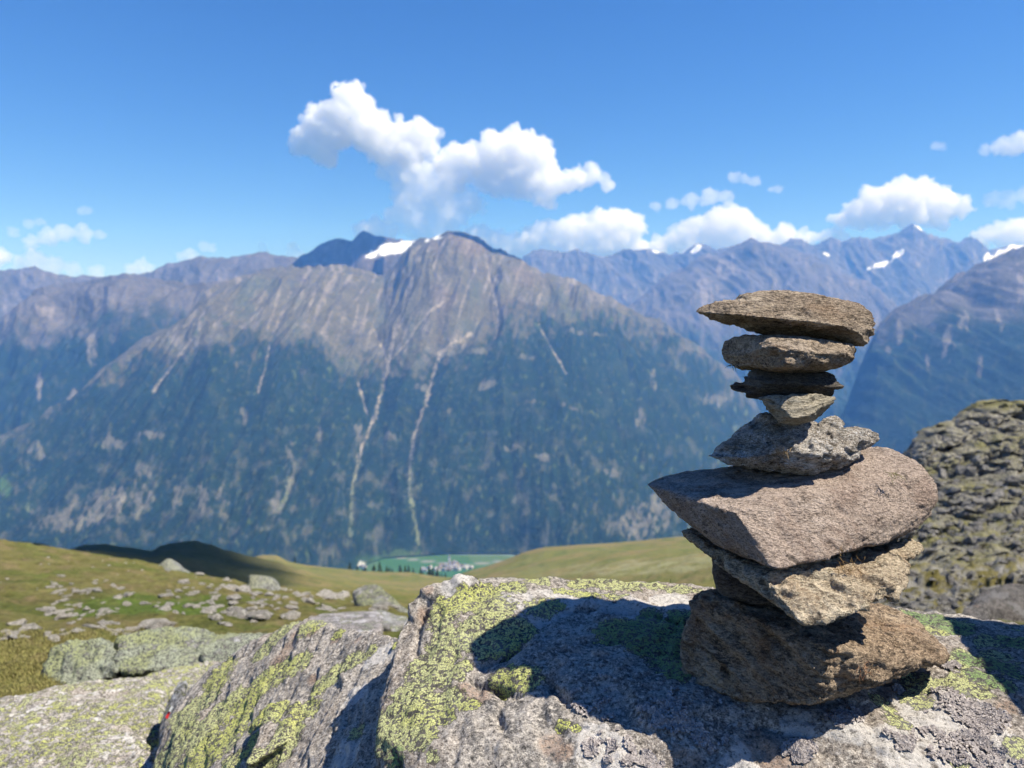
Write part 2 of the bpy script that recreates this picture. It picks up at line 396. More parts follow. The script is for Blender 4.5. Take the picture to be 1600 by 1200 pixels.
def col_main(V, T, PX, PY, shp):
    h = np.clip(T, 0, 1); n = len(V)
    sl = slope_of(V, shp)
    nA = fbm(np.stack([PX/60, PY/60, 0*PX], 1), 5, 60); nB = fbm(np.stack([PX/9, PY/14, 0*PX+5], 1), 4, 70); nC = fbm(np.stack([PX/26, PY/26, 0*PX+9], 1), 4, 80)
    str_ = fbm(np.stack([(PX+0.35*(PY-600))/7, PY/70, 0*PX+2], 1), 4, 90)
    treeline = np.interp(PX, [-600, 0, 150, 300, 420, 520, 600, 700, 800, 900, 1000, 1100, 1200], [700, 690, 600, 552, 542, 560, 580, 560, 525, 505, 520, 575, 650])
    f = sstep(30, -30, PY-treeline+nA*60+nB*60+str_*30)                  # 1 above the trees
    c = np.repeat(FOREST[None], n, 0)
    c = mixc(c, (0.028, 0.042, 0.020), 0.55*sstep(0.0, 0.4, nC))
    up = mixc(np.repeat(ALP[None], n, 0), ROCK, sstep(0.0, 0.35, nC+0.3*str_+0.6*(0.6-sl)))
    up = mixc(up, SCREE, 0.7*sstep(0.05, 0.4, str_+0.4*nB))
    up = mixc(up, (0.07, 0.068, 0.055), 0.5*sstep(0.1, 0.4, fbm(np.stack([(PX+0.5*(PY-600))/5, PY/30, 0*PX+12], 1), 4, 92)))
    up = mixc(up, (0.075, 0.085, 0.05), 0.7*sstep(0.1, 0.4, -nA+0.3*nB)*sstep(395, 460, PY))
    up = mixc(up, (0.17, 0.125, 0.085), 0.45*sstep(0.05, 0.4, nA)*sstep(60, 0, np.abs(PX-760)-60))
    c = c*(1-f[:, None]) + up*f[:, None]
    low = sstep(600, 800, PY)*(1-f)
    c = mixc(c, (0.17, 0.155, 0.125), low*0.34*sstep(0.04, 0.5, nB*0.7+nC*1.0+0.15*str_))
    c = mixc(c, (0.06, 0.068, 0.03), (1-f)*0.7*sstep(0.12, 0.4, fbm(np.stack([PX/6, PY/8, 0*PX+31], 1), 4, 97)))
    c = mixc(c, (0.10, 0.13, 0.04), (1-f)*0.5*sstep(0.25, 0.5, nB-0.2*nC))
    jag = 1+0.8*nB; nD = fbm(np.stack([PX/3.5, PY/5, 0*PX+3], 1), 3, 95)
    for (a, b, ra, rb) in PATCH:
        q = ((PX-a)/ra)**2+((PY-b)/rb)**2
        c = mixc(c, (0.21, 0.19, 0.15), 0.46*sstep(1.5, -0.2, q*jag-3.4*nB-2.2*str_-1.2*nD))
    for L, wd in zip(GUL, GW):
        d = polydist(PX, PY, L); gr = sstep(690, 800, PY)
        cc = np.array([0.36, 0.31, 0.25])[None]*(1-gr[:, None])+np.array([0.22, 0.24, 0.13])[None]*gr[:, None]
        ff = (0.75*sstep(wd*1.1, wd*0.1, d+1.3*(nB+nD)*wd+0.2*wd)*np.clip(0.85+1.2*nC, 0.4, 1))[:, None]
        c = c*(1-ff)+cc*ff
    # meadows at the foot
    md = sstep(866, 874, PY+6*nA+2*nB)*sstep(540, 590, PX+20*nA); c = mixc(c, MEAD, md)
    q = ((PX-628)/34)**2+((PY-870)/9)**2; c = mixc(c, (0.06, 0.10, 0.03), 0.8*sstep(1.3, 0.3, q+1.5*nB+nD))
    q = ((PX-12)/9)**2+((PY-768)/14)**2; c = mixc(c, (0.06, 0.11, 0.03), 0.7*sstep(1.3, 0.3, q+1.5*nB+nD))
    q = ((PX-565)/6)**2+((PY-883)/5)**2; c = mixc(c, (0.45, 0.45, 0.42), sstep(1.2, 0.7, q))
    # snow specks near the summit
    q = np.minimum(((PX-683)/9)**2+((PY-374)/3)**2, ((PX-668)/5)**2+((PY-379)/2)**2); c = mixc(c, SNOW, 0.8*sstep(1.2, 0.4, q))
    return np.clip(c, 0.008, 0.95)
pxm = np.concatenate([np.arange(-600, 0, 8), np.arange(0, 1240.1, 2.0)])
mo, _, _ = loft('mountain', pxm, [foot_main, crest_main, back_main], [330, 40], disp_main, col_main, M_mount, 0, False)
tag(mo, 'massif across the valley with grey summit, brown alp, pale gullies and dark forest', kind='structure')

def range_mount(name, crest, foot, px0, px1, step, seg, seed, amp, colf, label, back=1.2, jag=10.0, mat=None, wl=1.0):
    crest = [tuple(c) for c in crest]
    backr = [(a, b+60, c*back) for a, b, c in crest]
    def dsp(V, T, PX, PY):
        x, y, z = V[:, 0], V[:, 1], V[:, 2]
        env = sstep(0, 0.1, T)*(1-0.8*np.exp(-((T-1)/0.04)**2))
        wob = 520*fbm(np.stack([x/1500, z/1100, 0*x], 1), 4, seed)+0.55*z*pn(np.stack([x/2600, z/5000, 0*x], 1), seed+13)
        g1 = ridged(np.stack([(x+wob)/(800*wl), z/(1300*wl), 0*x+seed], 1), 5, seed+1, 0.6)
        g2 = ridged(np.stack([(x+wob)/(260*wl), z/(340*wl), y/3000+seed], 1), 4, seed+5, 0.6)*(0.4+1.1*np.abs(pn(np.stack([x/900, z/700, 0*x], 1), seed+17)))
        V[:, 2] += env*amp*(1.5*g1+0.4*g2)
        V[:, 1] -= env*amp*1.2*g1
        V[:, 2] += sstep(0.7, 1, T)*(1-sstep(1, 1.5, T))*jag*ridged(np.stack([x/120, y/120, z/120], 1)/wl, 4, seed+9)
        return V
    o, V, Fc = loft(name, np.arange(px0, px1+step, step), [foot, crest, backr], seg, dsp, colf, mat or M_far, 0, False)
    tag(o, label, kind='structure')
    return o
def col_range(tree, seed, rock=(0.13, 0.12, 0.115), alp=(0.10, 0.09, 0.065), snow=(), patches=()):
    def f_(V, T, PX, PY, shp):
        n = len(V); nA = fbm(np.stack([PX/55, PY/55, 0*PX], 1), 4, seed); nB = fbm(np.stack([PX/9, PY/16, 0*PX], 1), 4, seed+3)
        st = fbm(np.stack([PX/6, PY/60, 0*PX+2], 1), 4, seed+6)
        up = mixc(np.repeat(np.array(rock)[None], n, 0), alp, sstep(-0.1, 0.25, nA+0.3*nB))
        up = mixc(up*0.72, (0.20, 0.175, 0.16), 0.6*sstep(0.05, 0.4, 0.5*st+nB*0.8))
        tl = np.interp(PX, [t[0] for t in tree], [t[1] for t in tree])
        f = sstep(30, -30, PY-tl+nA*55+nB*50+st*25)
        c = mixc(np.repeat(FOREST[None], n, 0), (0.05, 0.06, 0.035), 0.6*sstep(0, 0.4, nB))
        c = c*(1-f[:, None])+up*f[:, None]
        for (a, b, ra, rb) in patches:
            q = ((PX-a)/ra)**2+((PY-b)/rb)**2; c = mixc(c, (0.26, 0.225, 0.20), 0.5*sstep(1.5, -0.1, q-3.2*nB-2.2*st))
        for (a, b, ra, rb, th) in snow:
            u = (PX-a)*math.cos(th)+(PY-b)*math.sin(th); v = -(PX-a)*math.sin(th)+(PY-b)*math.cos(th)
            q = (u/ra)**2+(v/rb)**2; c = mixc(c, SNOW, sstep(1.2, 0.85, q+1.6*nB+0.8*st))
        return np.clip(c, 0.008, 0.95)
    return f_

# peak with the snowfield behind the shoulder of the massif
range_mount('mountain_peak', [(400, 470, 6600), (430, 432, 6600), (455, 417, 6600), (480, 400, 6600), (500, 384, 6600), (515, 378, 6600), (530, 375, 6600), (550, 378, 6600), (560, 368, 6600), (568, 362, 6600), (585, 370, 6600),
    (610, 374, 6600), (640, 379, 6600), (670, 384, 6600), (700, 400, 6600), (760, 440, 6600)], [(400, 520, 5900), (760, 520, 5900)], 400, 760, 1.6, [120, 14], 200, 40,
    col_range([(0, 900), (1600, 900)], 210, (0.12, 0.11, 0.105), (0.16, 0.135, 0.11), [(612, 399, 38, 9, -0.28), (585, 408, 12, 4, 0), (640, 388, 10, 3, 0)]),
    'dark pyramid peak holding a white snowfield beside the summit of the massif', jag=12)
range_mount('left_ridge', [(-600, 560, 4700), (-200, 540, 5000), (0, 505, 5200), (60, 470, 5300), (120, 457, 5400), (160, 450, 5400), (205, 443, 5400), (260, 451, 5500), (330, 454, 5500), (400, 446, 5700), (450, 430, 5900), (520, 430, 5900)],
    zrow([(-600, VZ, 3100), (0, VZ, 3300), (520, VZ, 3700)]), -600, 520, 2.5, [230, 20], 230, 75,
    col_range([(0, 560), (200, 520), (400, 500)], 240, (0.15, 0.136, 0.118), (0.115, 0.10, 0.064), (), [(80, 500, 14, 14), (120, 640, 6, 22), (155, 560, 8, 26), (70, 620, 5, 20), (170, 640, 7, 18), (130, 685, 16, 8)]),
    'blue grey wooded ridge left of the massif', mat=M_mount)
range_mount('far_left_ridge', [(-600, 470, 7200), (-200, 440, 7200), (0, 429, 7200), (30, 430, 7200), (60, 426, 7200), (85, 433, 7200), (115, 437, 7200), (130, 432, 7200), (150, 434, 7200), (180, 433, 7200), (210, 432, 7200), (240, 429, 7200),
    (265, 421, 7200), (290, 416, 7200), (318, 408, 7200), (340, 411, 7200), (375, 409, 7200), (410, 404, 7200), (440, 402, 7200), (470, 405, 7200), (520, 402, 7200), (600, 410, 6200)],
    [(-600, 620, 6000), (0, 620, 6000), (600, 560, 6200)], -600, 600, 2.2, [120, 14], 260, 60,
    col_range([(0, 560), (600, 560)], 270, (0.15, 0.135, 0.12), (0.12, 0.105, 0.07)), 'far grey brown ridge on the left skyline')
range_mount('middle_mountain', [(880, 600, 8000), (940, 520, 8000), (980, 483, 8200), (1020, 452, 8400), (1060, 425, 8600), (1090, 408, 8700), (1120, 400, 8800), (1150, 390, 8800), (1172, 382, 8800), (1200, 388, 8800), (1230, 396, 8800), (1260, 408, 8800), (1300, 425, 8700),
    (1350, 452, 8600), (1400, 478, 8400), (1450, 512, 8200), (1520, 580, 8000)], zrow([(880, VZ, 6300), (1520, VZ, 6300)]), 880, 1520, 2.0, [190, 16], 290, 90,
    col_range([(900, 560), (1100, 540), (1300, 560), (1500, 560)], 300, (0.13, 0.12, 0.115), (0.11, 0.10, 0.08), (), [(1130, 430, 20, 16), (1100, 470, 10, 30)]),
    'grey mountain in the middle distance behind the stone stack', jag=8)
far_crest = [(760, 440, 10600), (800, 418, 10600), (815, 408, 10600), (830, 396, 10600), (845, 393, 10600), (862, 394, 10600), (880, 398, 10600), (900, 396, 10600), (920, 401, 10600), (940, 405, 10600), (955, 402, 10600), (975, 397, 10600), (1000, 393, 10600), (1015, 392, 10600), (1035, 399, 10600),
    (1050, 403, 10600), (1065, 402, 10600), (1078, 391, 10600), (1092, 385, 10600), (1110, 391, 10600), (1130, 392, 10600), (1150, 388, 10600), (1190, 387, 10600), (1215, 389, 10600), (1232, 381, 10600), (1250, 380, 10600), (1268, 388, 10600), (1285, 381, 10600), (1297, 374, 10600), (1312, 383, 10600), (1330, 380, 10600), (1350, 376, 10600),
    (1375, 377, 10600), (1400, 371, 10600), (1412, 362, 10600), (1424, 355, 10600), (1440, 364, 10600), (1455, 374, 10600), (1475, 384, 10600), (1495, 385, 10600), (1508, 375, 10600), (1517, 372, 10600), (1530, 380, 10600), (1545, 392, 10600),
    (1560, 392, 10600), (1580, 388, 10600), (1610, 386, 10600), (1700, 380, 10600), (2200, 420, 10600)]
range_mount('far_range', far_crest, [(760, 560, 9000), (2200, 560, 9000)], 760, 2200, 1.8, [130, 12], 320, 80,
    col_range([(800, 700), (2200, 700)], 330, (0.10, 0.098, 0.10), (0.13, 0.12, 0.11), [(1087, 398, 8, 4, -0.6), (1158, 398, 9, 4, -0.5), (1372, 422, 16, 4, -0.2), (1399, 410, 8, 5, -0.8), (1025, 396, 8, 3, 0.3), (1433, 368, 8, 3, 0.7), (1290, 403, 6, 2, 0), (1580, 402, 40, 12, -0.25), (1640, 394, 60, 14, 0)]),
    'jagged blue range on the skyline with snow patches and a small glacier', jag=35)
range_mount('right_mountain', [(1240, 800, 3900), (1275, 740, 4100), (1300, 690, 4300), (1320, 640, 4500), (1340, 585, 4700), (1362, 530, 4900), (1385, 505, 5000), (1420, 488, 5050), (1450, 472, 5100), (1480, 452, 5150), (1510, 436, 5200), (1545, 417, 5200), (1575, 403, 5250), (1600, 392, 5300), (1700, 362, 5400), (1900, 330, 5500), (2200, 340, 5600)],
    zrow([(1240, VZ, 3500), (1600, VZ, 2900), (2200, VZ, 2600)]), 1240, 2200, 2.2, [230, 16], 350, 80,
    col_range([(1240, 560), (1380, 545), (1450, 530), (1600, 505), (1800, 500), (2200, 500)], 360, (0.13, 0.122, 0.118), (0.10, 0.092, 0.07), (), [(1395, 545, 6, 16), (1470, 560, 9, 22), (1490, 530, 8, 18), (1440, 590, 3, 10), (1380, 570, 10, 6), (1585, 470, 12, 24), (1550, 520, 5, 20), (1520, 600, 4, 12)]),
    'near mountain at the right edge, brown above and forested below', mat=M_mount)

# ---------------------------------------------------------------- ground
g_r0 = zrow([(-700, -1.3, 0.8), (2300, -1.3, 0.8)])
g_r1 = zrow([(-700, -1.45, 2.4), (2300, -1.45, 2.4)])
g_r2 = [(-700, 1020, 4), (0, 1040, 4), (300, 1035, 4), (600, 1040, 4), (1000, 1050, 4), (2300, 1050, 4)]
g_r3 = [(-700, 930, 8), (0, 958, 8), (300, 952, 8), (600, 962, 8), (1000, 975, 8), (2300, 975, 8)]
g_r4 = [(-700, 870, 16), (0, 898, 16), (150, 905, 16), (300, 912, 16), (450, 932, 16), (600, 952, 16), (1000, 962, 16), (1300, 965, 15), (1450, 955, 15), (1600, 950, 15), (2300, 940, 15)]
g_r5 = [(-700, 815, 30), (-300, 833, 30), (0, 848, 30), (50, 856, 30), (105, 864, 30), (170, 872, 30), (230, 882, 30), (300, 900, 28), (400, 922, 26), (470, 926, 25), (560, 932, 25), (620, 945, 26), (700, 955, 28), (900, 955, 28), (1300, 940, 26), (1450, 925, 25), (1600, 915, 25), (2300, 900, 25)]
g_r6 = [(-700, 835, 110), (0, 862, 120), (105, 874, 120), (300, 908, 120), (400, 922, 120), (600, 930, 120), (700, 945, 120), (900, 945, 120), (1300, 915, 45), (1450, 890, 45), (1600, 880, 45), (2300, 860, 45)]
g_r7 = [(-700, 840, 286), (-100, 845, 286), (0, 852, 286), (30, 848, 286), (60, 851, 286), (90, 861, 286), (108, 863, 286), (130, 856, 291.2), (165, 853, 291.2), (200, 857, 291.2), (238, 862, 291.2), (250, 853, 291.2), (275, 847, 291.2), (305, 846, 291.2), (330, 853, 291.2), (350, 862, 291.2), (385, 872, 291.2), (430, 878, 299), (460, 888, 306.8), (500, 902, 312),
        (560, 914, 312), (640, 925, 312), (700, 925, 312), (760, 915, 312), (850, 905, 312), (950, 880, 312), (1040, 868, 312), (1110, 862, 312), (1300, 870, 90), (1450, 862, 80), (1600, 850, 80), (2300, 840, 80)]
g_r8 = [(-700, 870, 425), (0, 880, 425), (300, 890, 425), (470, 900, 425), (560, 908, 425), (640, 912, 437.5), (700, 915, 437.5), (760, 905, 437.5), (850, 885, 437.5), (950, 868, 437.5), (1040, 858, 437.5), (1110, 853, 437.5), (1300, 860, 255), (1450, 856, 240), (2300, 850, 240)]
g_r9 = [(-700, 880, 650), (0, 885, 650), (300, 880, 650), (380, 874, 650), (410, 866, 650), (432, 866, 650), (450, 876, 650), (480, 882, 675), (520, 886, 675), (560, 891, 675), (600, 893, 675), (640, 893, 675), (680, 899, 675), (705, 902, 675), (730, 892, 662.5), (760, 884, 650), (790, 873, 650), (820, 861, 650), (850, 854, 650), (900, 850, 650),
        (950, 848, 650), (1000, 844, 650), (1060, 838, 650), (1110, 836, 650), (1200, 838, 650), (1350, 850, 650), (1600, 870, 650), (2300, 900, 650)]
g_r10 = [(a, b+50, 950) for a, b, c in g_r9]
g_r11 = zrow([(-700, VZ-6, 2200), (2300, VZ-6, 2200)])
g_r12 = zrow([(-700, VZ-6, 3600), (2300, VZ-6, 3600)])
g_r13 = zrow([(-700, VZ-10, 15000), (2300, VZ-10, 15000)])
def disp_ground(V, T, PX, PY):
    x, y, z = V[:, 0], V[:, 1], V[:, 2]
    p = np.stack([x, y, 0*x], 1)
    near = sstep(6.3, 5.3, T)
    V[:, 2] += near*(0.16*fbm(p/1.3, 4, 400)+0.07*fbm(p/0.35, 3, 404)+0.05*sstep(0.8, 0.1, worley(p/0.45, 9)[0]))*np.minimum(1, y/3)
    far = sstep(4.6, 6.0, T)*sstep(11, 9.5, T)
    cr = 1-0.75*np.exp(-((T-9)/0.25)**2)
    V[:, 2] += far*(3.2*fbm(p/50, 4, 410)+0.6*ridged(p/10, 3, 414))*cr*(1-0.7*sstep(1250, 1350, PX))
    deep = sstep(9.3, 10, T)*sstep(11, 10.8, T)
    V[:, 2] += deep*25*fbm(p/260, 4, 420)
    right = sstep(1300, 1420, PX)*sstep(3.0, 4.5, T)*sstep(8.5, 7, T)
    m = right > 0; _, i1, e1 = worley(p[m]/1.5, 5); _, i2, e2 = worley(p[m]/0.6, 6)
    V[m, 2] += right[m]*(0.55*i1*sstep(0, 0.15, e1)+0.25*i2+0.5*fbm(p[m]/5, 3, 430))
    return V
def col_ground(V, T, PX, PY, shp):
    n = len(V); x, y = V[:, 0], V[:, 1]; p = np.stack([x, y, 0*x], 1)
    dd = np.maximum(y, 1)
    q = np.stack([x/dd*9, np.log(dd)*6, 0*x], 1)
    nA = fbm(q, 5, 440); nB = fbm(q*4, 4, 450); nM = fbm(p/1.0, 4, 460)
    c = np.repeat(np.array([[0.16, 0.145, 0.048]]), n, 0)
    c = mixc(c, (0.20, 0.155, 0.075), sstep(0.0, 0.35, nB))
    c = mixc(c, (0.11, 0.13, 0.03), 0.8*sstep(-0.05, 0.3, nA))
    g = (((PX-230)/130)**2+((PY-955)/22)**2)
    c = mixc(c, (0.085, 0.135, 0.022), 0.85*sstep(1.4, 0.3, g+0.9*nB))
    c = mixc(c, (0.15, 0.16, 0.045), 0.6*sstep(100, 0, PX)*sstep(3.4, 2.0, T)*sstep(-0.1, 0.3, nM))
    # hills
    hill = sstep(5.5, 6.2, T)
    hc = mixc(np.repeat(np.array([[0.135, 0.135, 0.045]]), n, 0), (0.18, 0.145, 0.065), sstep(-0.15, 0.3, nA))
    hc = mixc(hc, (0.085, 0.105, 0.032), 0.8*sstep(0.05, 0.35, nB))
    hr = sstep(780, 950, PX)*sstep(1500, 1300, PX)
    band = sstep(6, 0, np.abs(PY-887-(PX-1000)*-0.05+8*nA)-7)
    hc = mixc(hc, (0.30, 0.28, 0.17), 0.55*hr*band*sstep(-0.2, 0.2, nB))
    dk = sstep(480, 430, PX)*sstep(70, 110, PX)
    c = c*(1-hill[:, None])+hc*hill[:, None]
    c = mixc(c, (0.05, 0.055, 0.026), 0.75*hill*dk*sstep(8.3, 7.8, T))  # cloud shadow painted into the hill colour as a dark patch
    # right-hand boulder slope
    r = sstep(1290, 1400, PX)*sstep(2.6, 3.2, T)*sstep(9.2, 8.6, T)
    rk = sstep(-0.12, 0.12, nB+0.5*fbm(p/1.8, 4, 470))
    rc = mixc(np.repeat(np.array([[0.15, 0.13, 0.045]]), n, 0), (0.22, 0.21, 0.19), rk)
    c = c*(1-r[:, None])+rc*r[:, None]
    # valley slope: forest, valley floor: meadows
    vf = sstep(9.6, 9.9, T); c = mixc(c, FOREST*1.2, vf)
    fl = sstep(10.75, 10.95, T)
    fx = np.floor((x+0.3*y+40*fbm(p/300, 2, 480))/170); fy = np.floor(y/110+0.4*np.sin(fx*2.1))
    hsh = np.modf(np.abs(np.sin(fx*12.9898+fy*78.233)*43758.5))[0]
    mc = np.array([0.035, 0.10, 0.028])[None]*(1-hsh[:, None])+np.array([0.08, 0.12, 0.04])[None]*hsh[:, None]
    c = c*(1-fl[:, None])+mc*fl[:, None]
    road = polydist(x, y, [(-700, 2930), (-350, 2760), (-180, 2700), (0, 2760), (250, 2840), (500, 2880)])
    c = mixc(c, (0.20, 0.20, 0.18), fl*sstep(12, 4, road)); riv = polydist(x, y, [(-900, 2790), (-300, 2860), (0, 2830), (300, 2895), (1200, 3600), (2000, 5400), (2300, 7000)])
    c = mixc(c, (0.20, 0.26, 0.25), fl*sstep(20, 8, riv))
    return np.clip(c, 0.01, 0.9)
M_ground = None
def ground_mat():
    t = NT('alpine_meadow'); co = t.n('TexCoord').outputs['Object']
    a = t.n('Attribute', attribute_name='col').outputs['Color']
    n1 = t.noise(co, 14, 6, 0.7); n2 = t.noise(co, 90, 4, 0.7); n0 = t.noise(co, 1.6, 6, 0.65)
    f = t.math('MULTIPLY_ADD', t.math('SUBTRACT', n1, 0.5), 2.0, 1.0)
    f = t.math('MULTIPLY', f, t.math('MULTIPLY_ADD', t.math('SUBTRACT', n2, 0.5), 1.0, 1.0))
    f = t.math('MULTIPLY', f, t.math('MULTIPLY_ADD', t.math('SUBTRACT', n0, 0.5), 1.8, 1.0))
    c = t.n('VectorMath', {0: a, 3: f}, operation='SCALE').outputs[0]
    nm = t.bump(t.math('ADD', n1, t.math('MULTIPLY', n0, 2.0)), 0.10, 1.0)
    return t.finish(c, 0.95, nm, 0.1)
pxg = np.concatenate([np.arange(-700, -20, 14), np.arange(-20, 1660, 3.2), np.arange(1660, 2300, 14)])
go, GV, GF = loft('ground', pxg, [g_r0, g_r1, g_r2, g_r3, g_r4, g_r5, g_r6, g_r7, g_r8, g_r9, g_r10, g_r11, g_r12, g_r13],
                  [4, 22, 34, 40, 40, 14, 40, 16, 34, 10, 40, 60, 20], disp_ground, col_ground, ground_mat(), 3, True)
tag(go, 'alpine meadow falling away into the green valley floor', kind='structure')
ground_bvh = BVHTree.FromPolygons([Vector(v) for v in GV], [tuple(int(i) for i in f) for f in GF])
def hit(px, py, bvh=ground_bvh):
    d = Vector(P(px, py, 1.0)); d.normalize()
    loc, nor, i, dist = bvh.ray_cast(Vector((0, 0, 0)), d)
    return (np.array(loc), np.array(nor)) if loc is not None else (None, None)
def ground_z(x, y):
    loc, nor, i, dist = ground_bvh.ray_cast(Vector((x, y, 50)), Vector((0, 0, -1)))
    return loc.z if loc is not None else None

# rocky outcrop on the right
def disp_out(V, T, PX, PY):
    x, y, z = V[:, 0], V[:, 1], V[:, 2]
    env = sstep(0, 0.3, T)*(1-0.5*np.exp(-((T-3)/0.12)**2))
    p = np.stack([x, y, z*1.0], 1)
    cl = ridged(p/9, 5, 500, 0.6)
    wp = p+1.2*np.stack([fbm(p/4, 2, 505), fbm(p/4, 2, 506), fbm(p/4, 2, 507)], 1)
    _, i1, e1 = worley(wp/np.array([6.5, 5.5, 5.5]), 1); _, i2, e2 = worley(wp/np.array([2.4, 2.0, 2.6]), 2); _, i3, e3 = worley(wp/np.array([1.0, 0.9, 1.1]), 3)
    # stepped ledges
    q = z/2.2+0.9*fbm(p/7, 3, 510); led = (q-np.floor(q)); led = sstep(0.25, 0.75, led)-led
    b = 0.9*i2+0.5*i3-0.5*sstep(0.12, 0, e2)-0.25*sstep(0.15, 0, e3)
    up = sstep(0.9, 1.6, T)
    V[:, 1] -= env*(0.9*cl*(0.4+up)+0.35*led*up+2.6*(i1-0.5)*up-0.7*up*sstep(0.1, 0, e1)+0.8*b+0.9*fbm(p/1.6, 4, 515))
    V[:, 2] += env*(0.4*cl+0.35*b+0.4*i1*up+0.5*fbm(p/1.1, 4, 516))
    return V
def col_out(V, T, PX, PY, shp):
    n = len(V); x, y, z = V.T; p = np.stack([x, y, z*2], 1)
    sl = slope_of(V, shp)
    nA = fbm(p/6, 5, 530); nB = fbm(p/1.4, 4, 540)
    c = mixc(np.repeat(np.array([[0.24, 0.225, 0.205]]), n, 0), (0.13, 0.125, 0.118), sstep(-0.2, 0.3, nB))
    c = mixc(c, (0.34, 0.32, 0.29), 0.7*sstep(0.15, 0.4, fbm(p/0.8, 3, 545)))
    g = sstep(0.40, 0.8, sl+0.6*nA+0.1*nB)*(0.5+0.5*sstep(-0.05, 0.2, nA))
    band = sstep(1.4, 1.15, T)*sstep(0.9, 1.1, T)
    c = mixc(c, (0.15, 0.14, 0.045), np.clip(0.85*g+0.5*band*sstep(-0.2, 0.1, nB), 0, 1)*0.9)
    return c
out_r = [
    [(1330, 930, 34), (1420, 900, 34), (1600, 880, 34), (2300, 850, 34)],
    [(1330, 890, 50), (1400, 870, 50), (1480, 845, 50), (1600, 822, 50), (2300, 780, 50)],
    [(1330, 830, 62), (1390, 790, 62), (1440, 762, 62), (1500, 745, 62), (1600, 728, 62), (2300, 680, 62)],
    [(1330, 800, 72), (1380, 745, 72), (1405, 712, 72), (1420, 690, 72), (1445, 672, 72), (1465, 664, 72), (1485, 660, 73), (1503, 642, 74), (1520, 630, 74), (1545, 626, 74), (1575, 628, 74), (1600, 632, 74), (1700, 600, 74), (2300, 560, 74)],
    [(1330, 880, 95), (1420, 780, 95), (1600, 700, 95), (2300, 640, 95)]]
oo, OV, OF = loft('rocky_outcrop', np.concatenate([np.arange(1330, 1640, 1.5), np.arange(1640, 2300, 10)]), out_r, [46, 70, 100, 20], disp_out, col_out, terrain_mat('outcrop_rock', 1.1, 0.22, 0.35, 5.0), 2, True)
tag(oo, 'craggy grey outcrop with grassy ledges on the right', kind='structure')
out_bvh = BVHTree.FromPolygons([Vector(v) for v in OV], [tuple(int(i) for i in f) for f in OF])
#@@END_STRUCTURE
# ---------------------------------------------------------------- voxel-carved rocks
def hull_into(bm, pts):
    vs = [bm.verts.new(Vector(p)) for p in pts]
    r = bmesh.ops.convex_hull(bm, input=vs)
    dead = [g for g in r['geom_interior'] if isinstance(g, bmesh.types.BMVert)] + [g for g in r['geom_unused'] if isinstance(g, bmesh.types.BMVert)]
    bmesh.ops.delete(bm, geom=list(set(dead)), context='VERTS')
def carve(lobes, voxel, smooth=6):
    bm = bmesh.new()
    for L in lobes:
        b2 = bmesh.new(); hull_into(b2, L)
        me2 = bpy.data.meshes.new('t'); b2.to_mesh(me2); b2.free(); bm.from_mesh(me2); bpy.data.meshes.remove(me2)
    me = bpy.data.meshes.new('t'); bm.to_mesh(me); bm.free()
    o = bpy.data.objects.new('t', me); COL.objects.link(o)
    m = o.modifiers.new('r', 'REMESH'); m.mode = 'VOXEL'; m.voxel_size = voxel; m.adaptivity = 0
    dg = bpy.context.evaluated_depsgraph_get(); dg.update()
    ev = o.evaluated_get(dg); em = ev.to_mesh()
    V = np.empty(len(em.vertices)*3, np.float32); em.vertices.foreach_get('co', V); V = V.reshape(-1, 3).astype(float)
    Q = np.empty(len(em.loops), np.int32); em.loops.foreach_get('vertex_index', Q)
    assert len(Q) == 4*len(em.polygons)
    Q = Q.reshape(-1, 4)
    ev.to_mesh_clear(); bpy.data.objects.remove(o); bpy.data.meshes.remove(me)
    for _ in range(smooth): V = laplace(V, Q, 0.5)
    return V, Q
def laplace(V, Q, k):
    E = np.concatenate([Q[:, [0, 1]], Q[:, [1, 2]], Q[:, [2, 3]], Q[:, [3, 0]]])
    n = len(V); cnt = np.bincount(E[:, 0], minlength=n)+np.bincount(E[:, 1], minlength=n)
    out = np.empty_like(V)
    for a in range(3):
        s = np.bincount(E[:, 0], V[E[:, 1], a], n)+np.bincount(E[:, 1], V[E[:, 0], a], n)
        out[:, a] = s/np.maximum(cnt, 1)
    return V+(out-V)*k
def normals(V, Q):
    a = np.cross(V[Q[:, 2]]-V[Q[:, 0]], V[Q[:, 3]]-V[Q[:, 1]]); N = np.zeros_like(V)
    for k in range(4):
        for ax in range(3): N[:, ax] += np.bincount(Q[:, k], a[:, ax], len(V))
    return N/(np.linalg.norm(N, axis=1)[:, None]+1e-12)
def PL(lst): return [P(*q) for q in lst]

def schist_disp(V, Q, seed, big=0.004, layer=0.002, pit=0.0012, axis=(0, 0, 1), lf=90.0, chip=0.0, bigf=14.0):
    N = normals(V, Q); ax = np.array(axis, float); ax /= np.linalg.norm(ax)
    h = V@ax; par = V-h[:, None]*ax
    wv = h+0.010*fbm(V*9, 3, seed+2)
    lay = fbm(np.concatenate([par*7, 0*h[:, None]], 1)[:, :3] + wv[:, None]*lf*ax, 5, seed, 0.62)   # foliation: thin along the axis
    step = wv*lf*0.55; stp = step-np.floor(step); stp = sstep(0.0, 0.25, stp)-stp
    side = 1-np.abs(N@ax)                                                       # sheets show on the broken edges
    d = big*fbm(V*bigf, 3, seed+11)+layer*(lay*2.0+0.6*stp*side)*(0.35+0.9*side)+pit*fbm(V*160, 3, seed+21)
    if chip:
        cc = fbm(V*26, 2, seed+31); d -= chip*sstep(0.12, 0.35, cc)
        d += 0.5*chip*np.abs(pn(V*45, seed+37))
    return V+N*d[:, None]

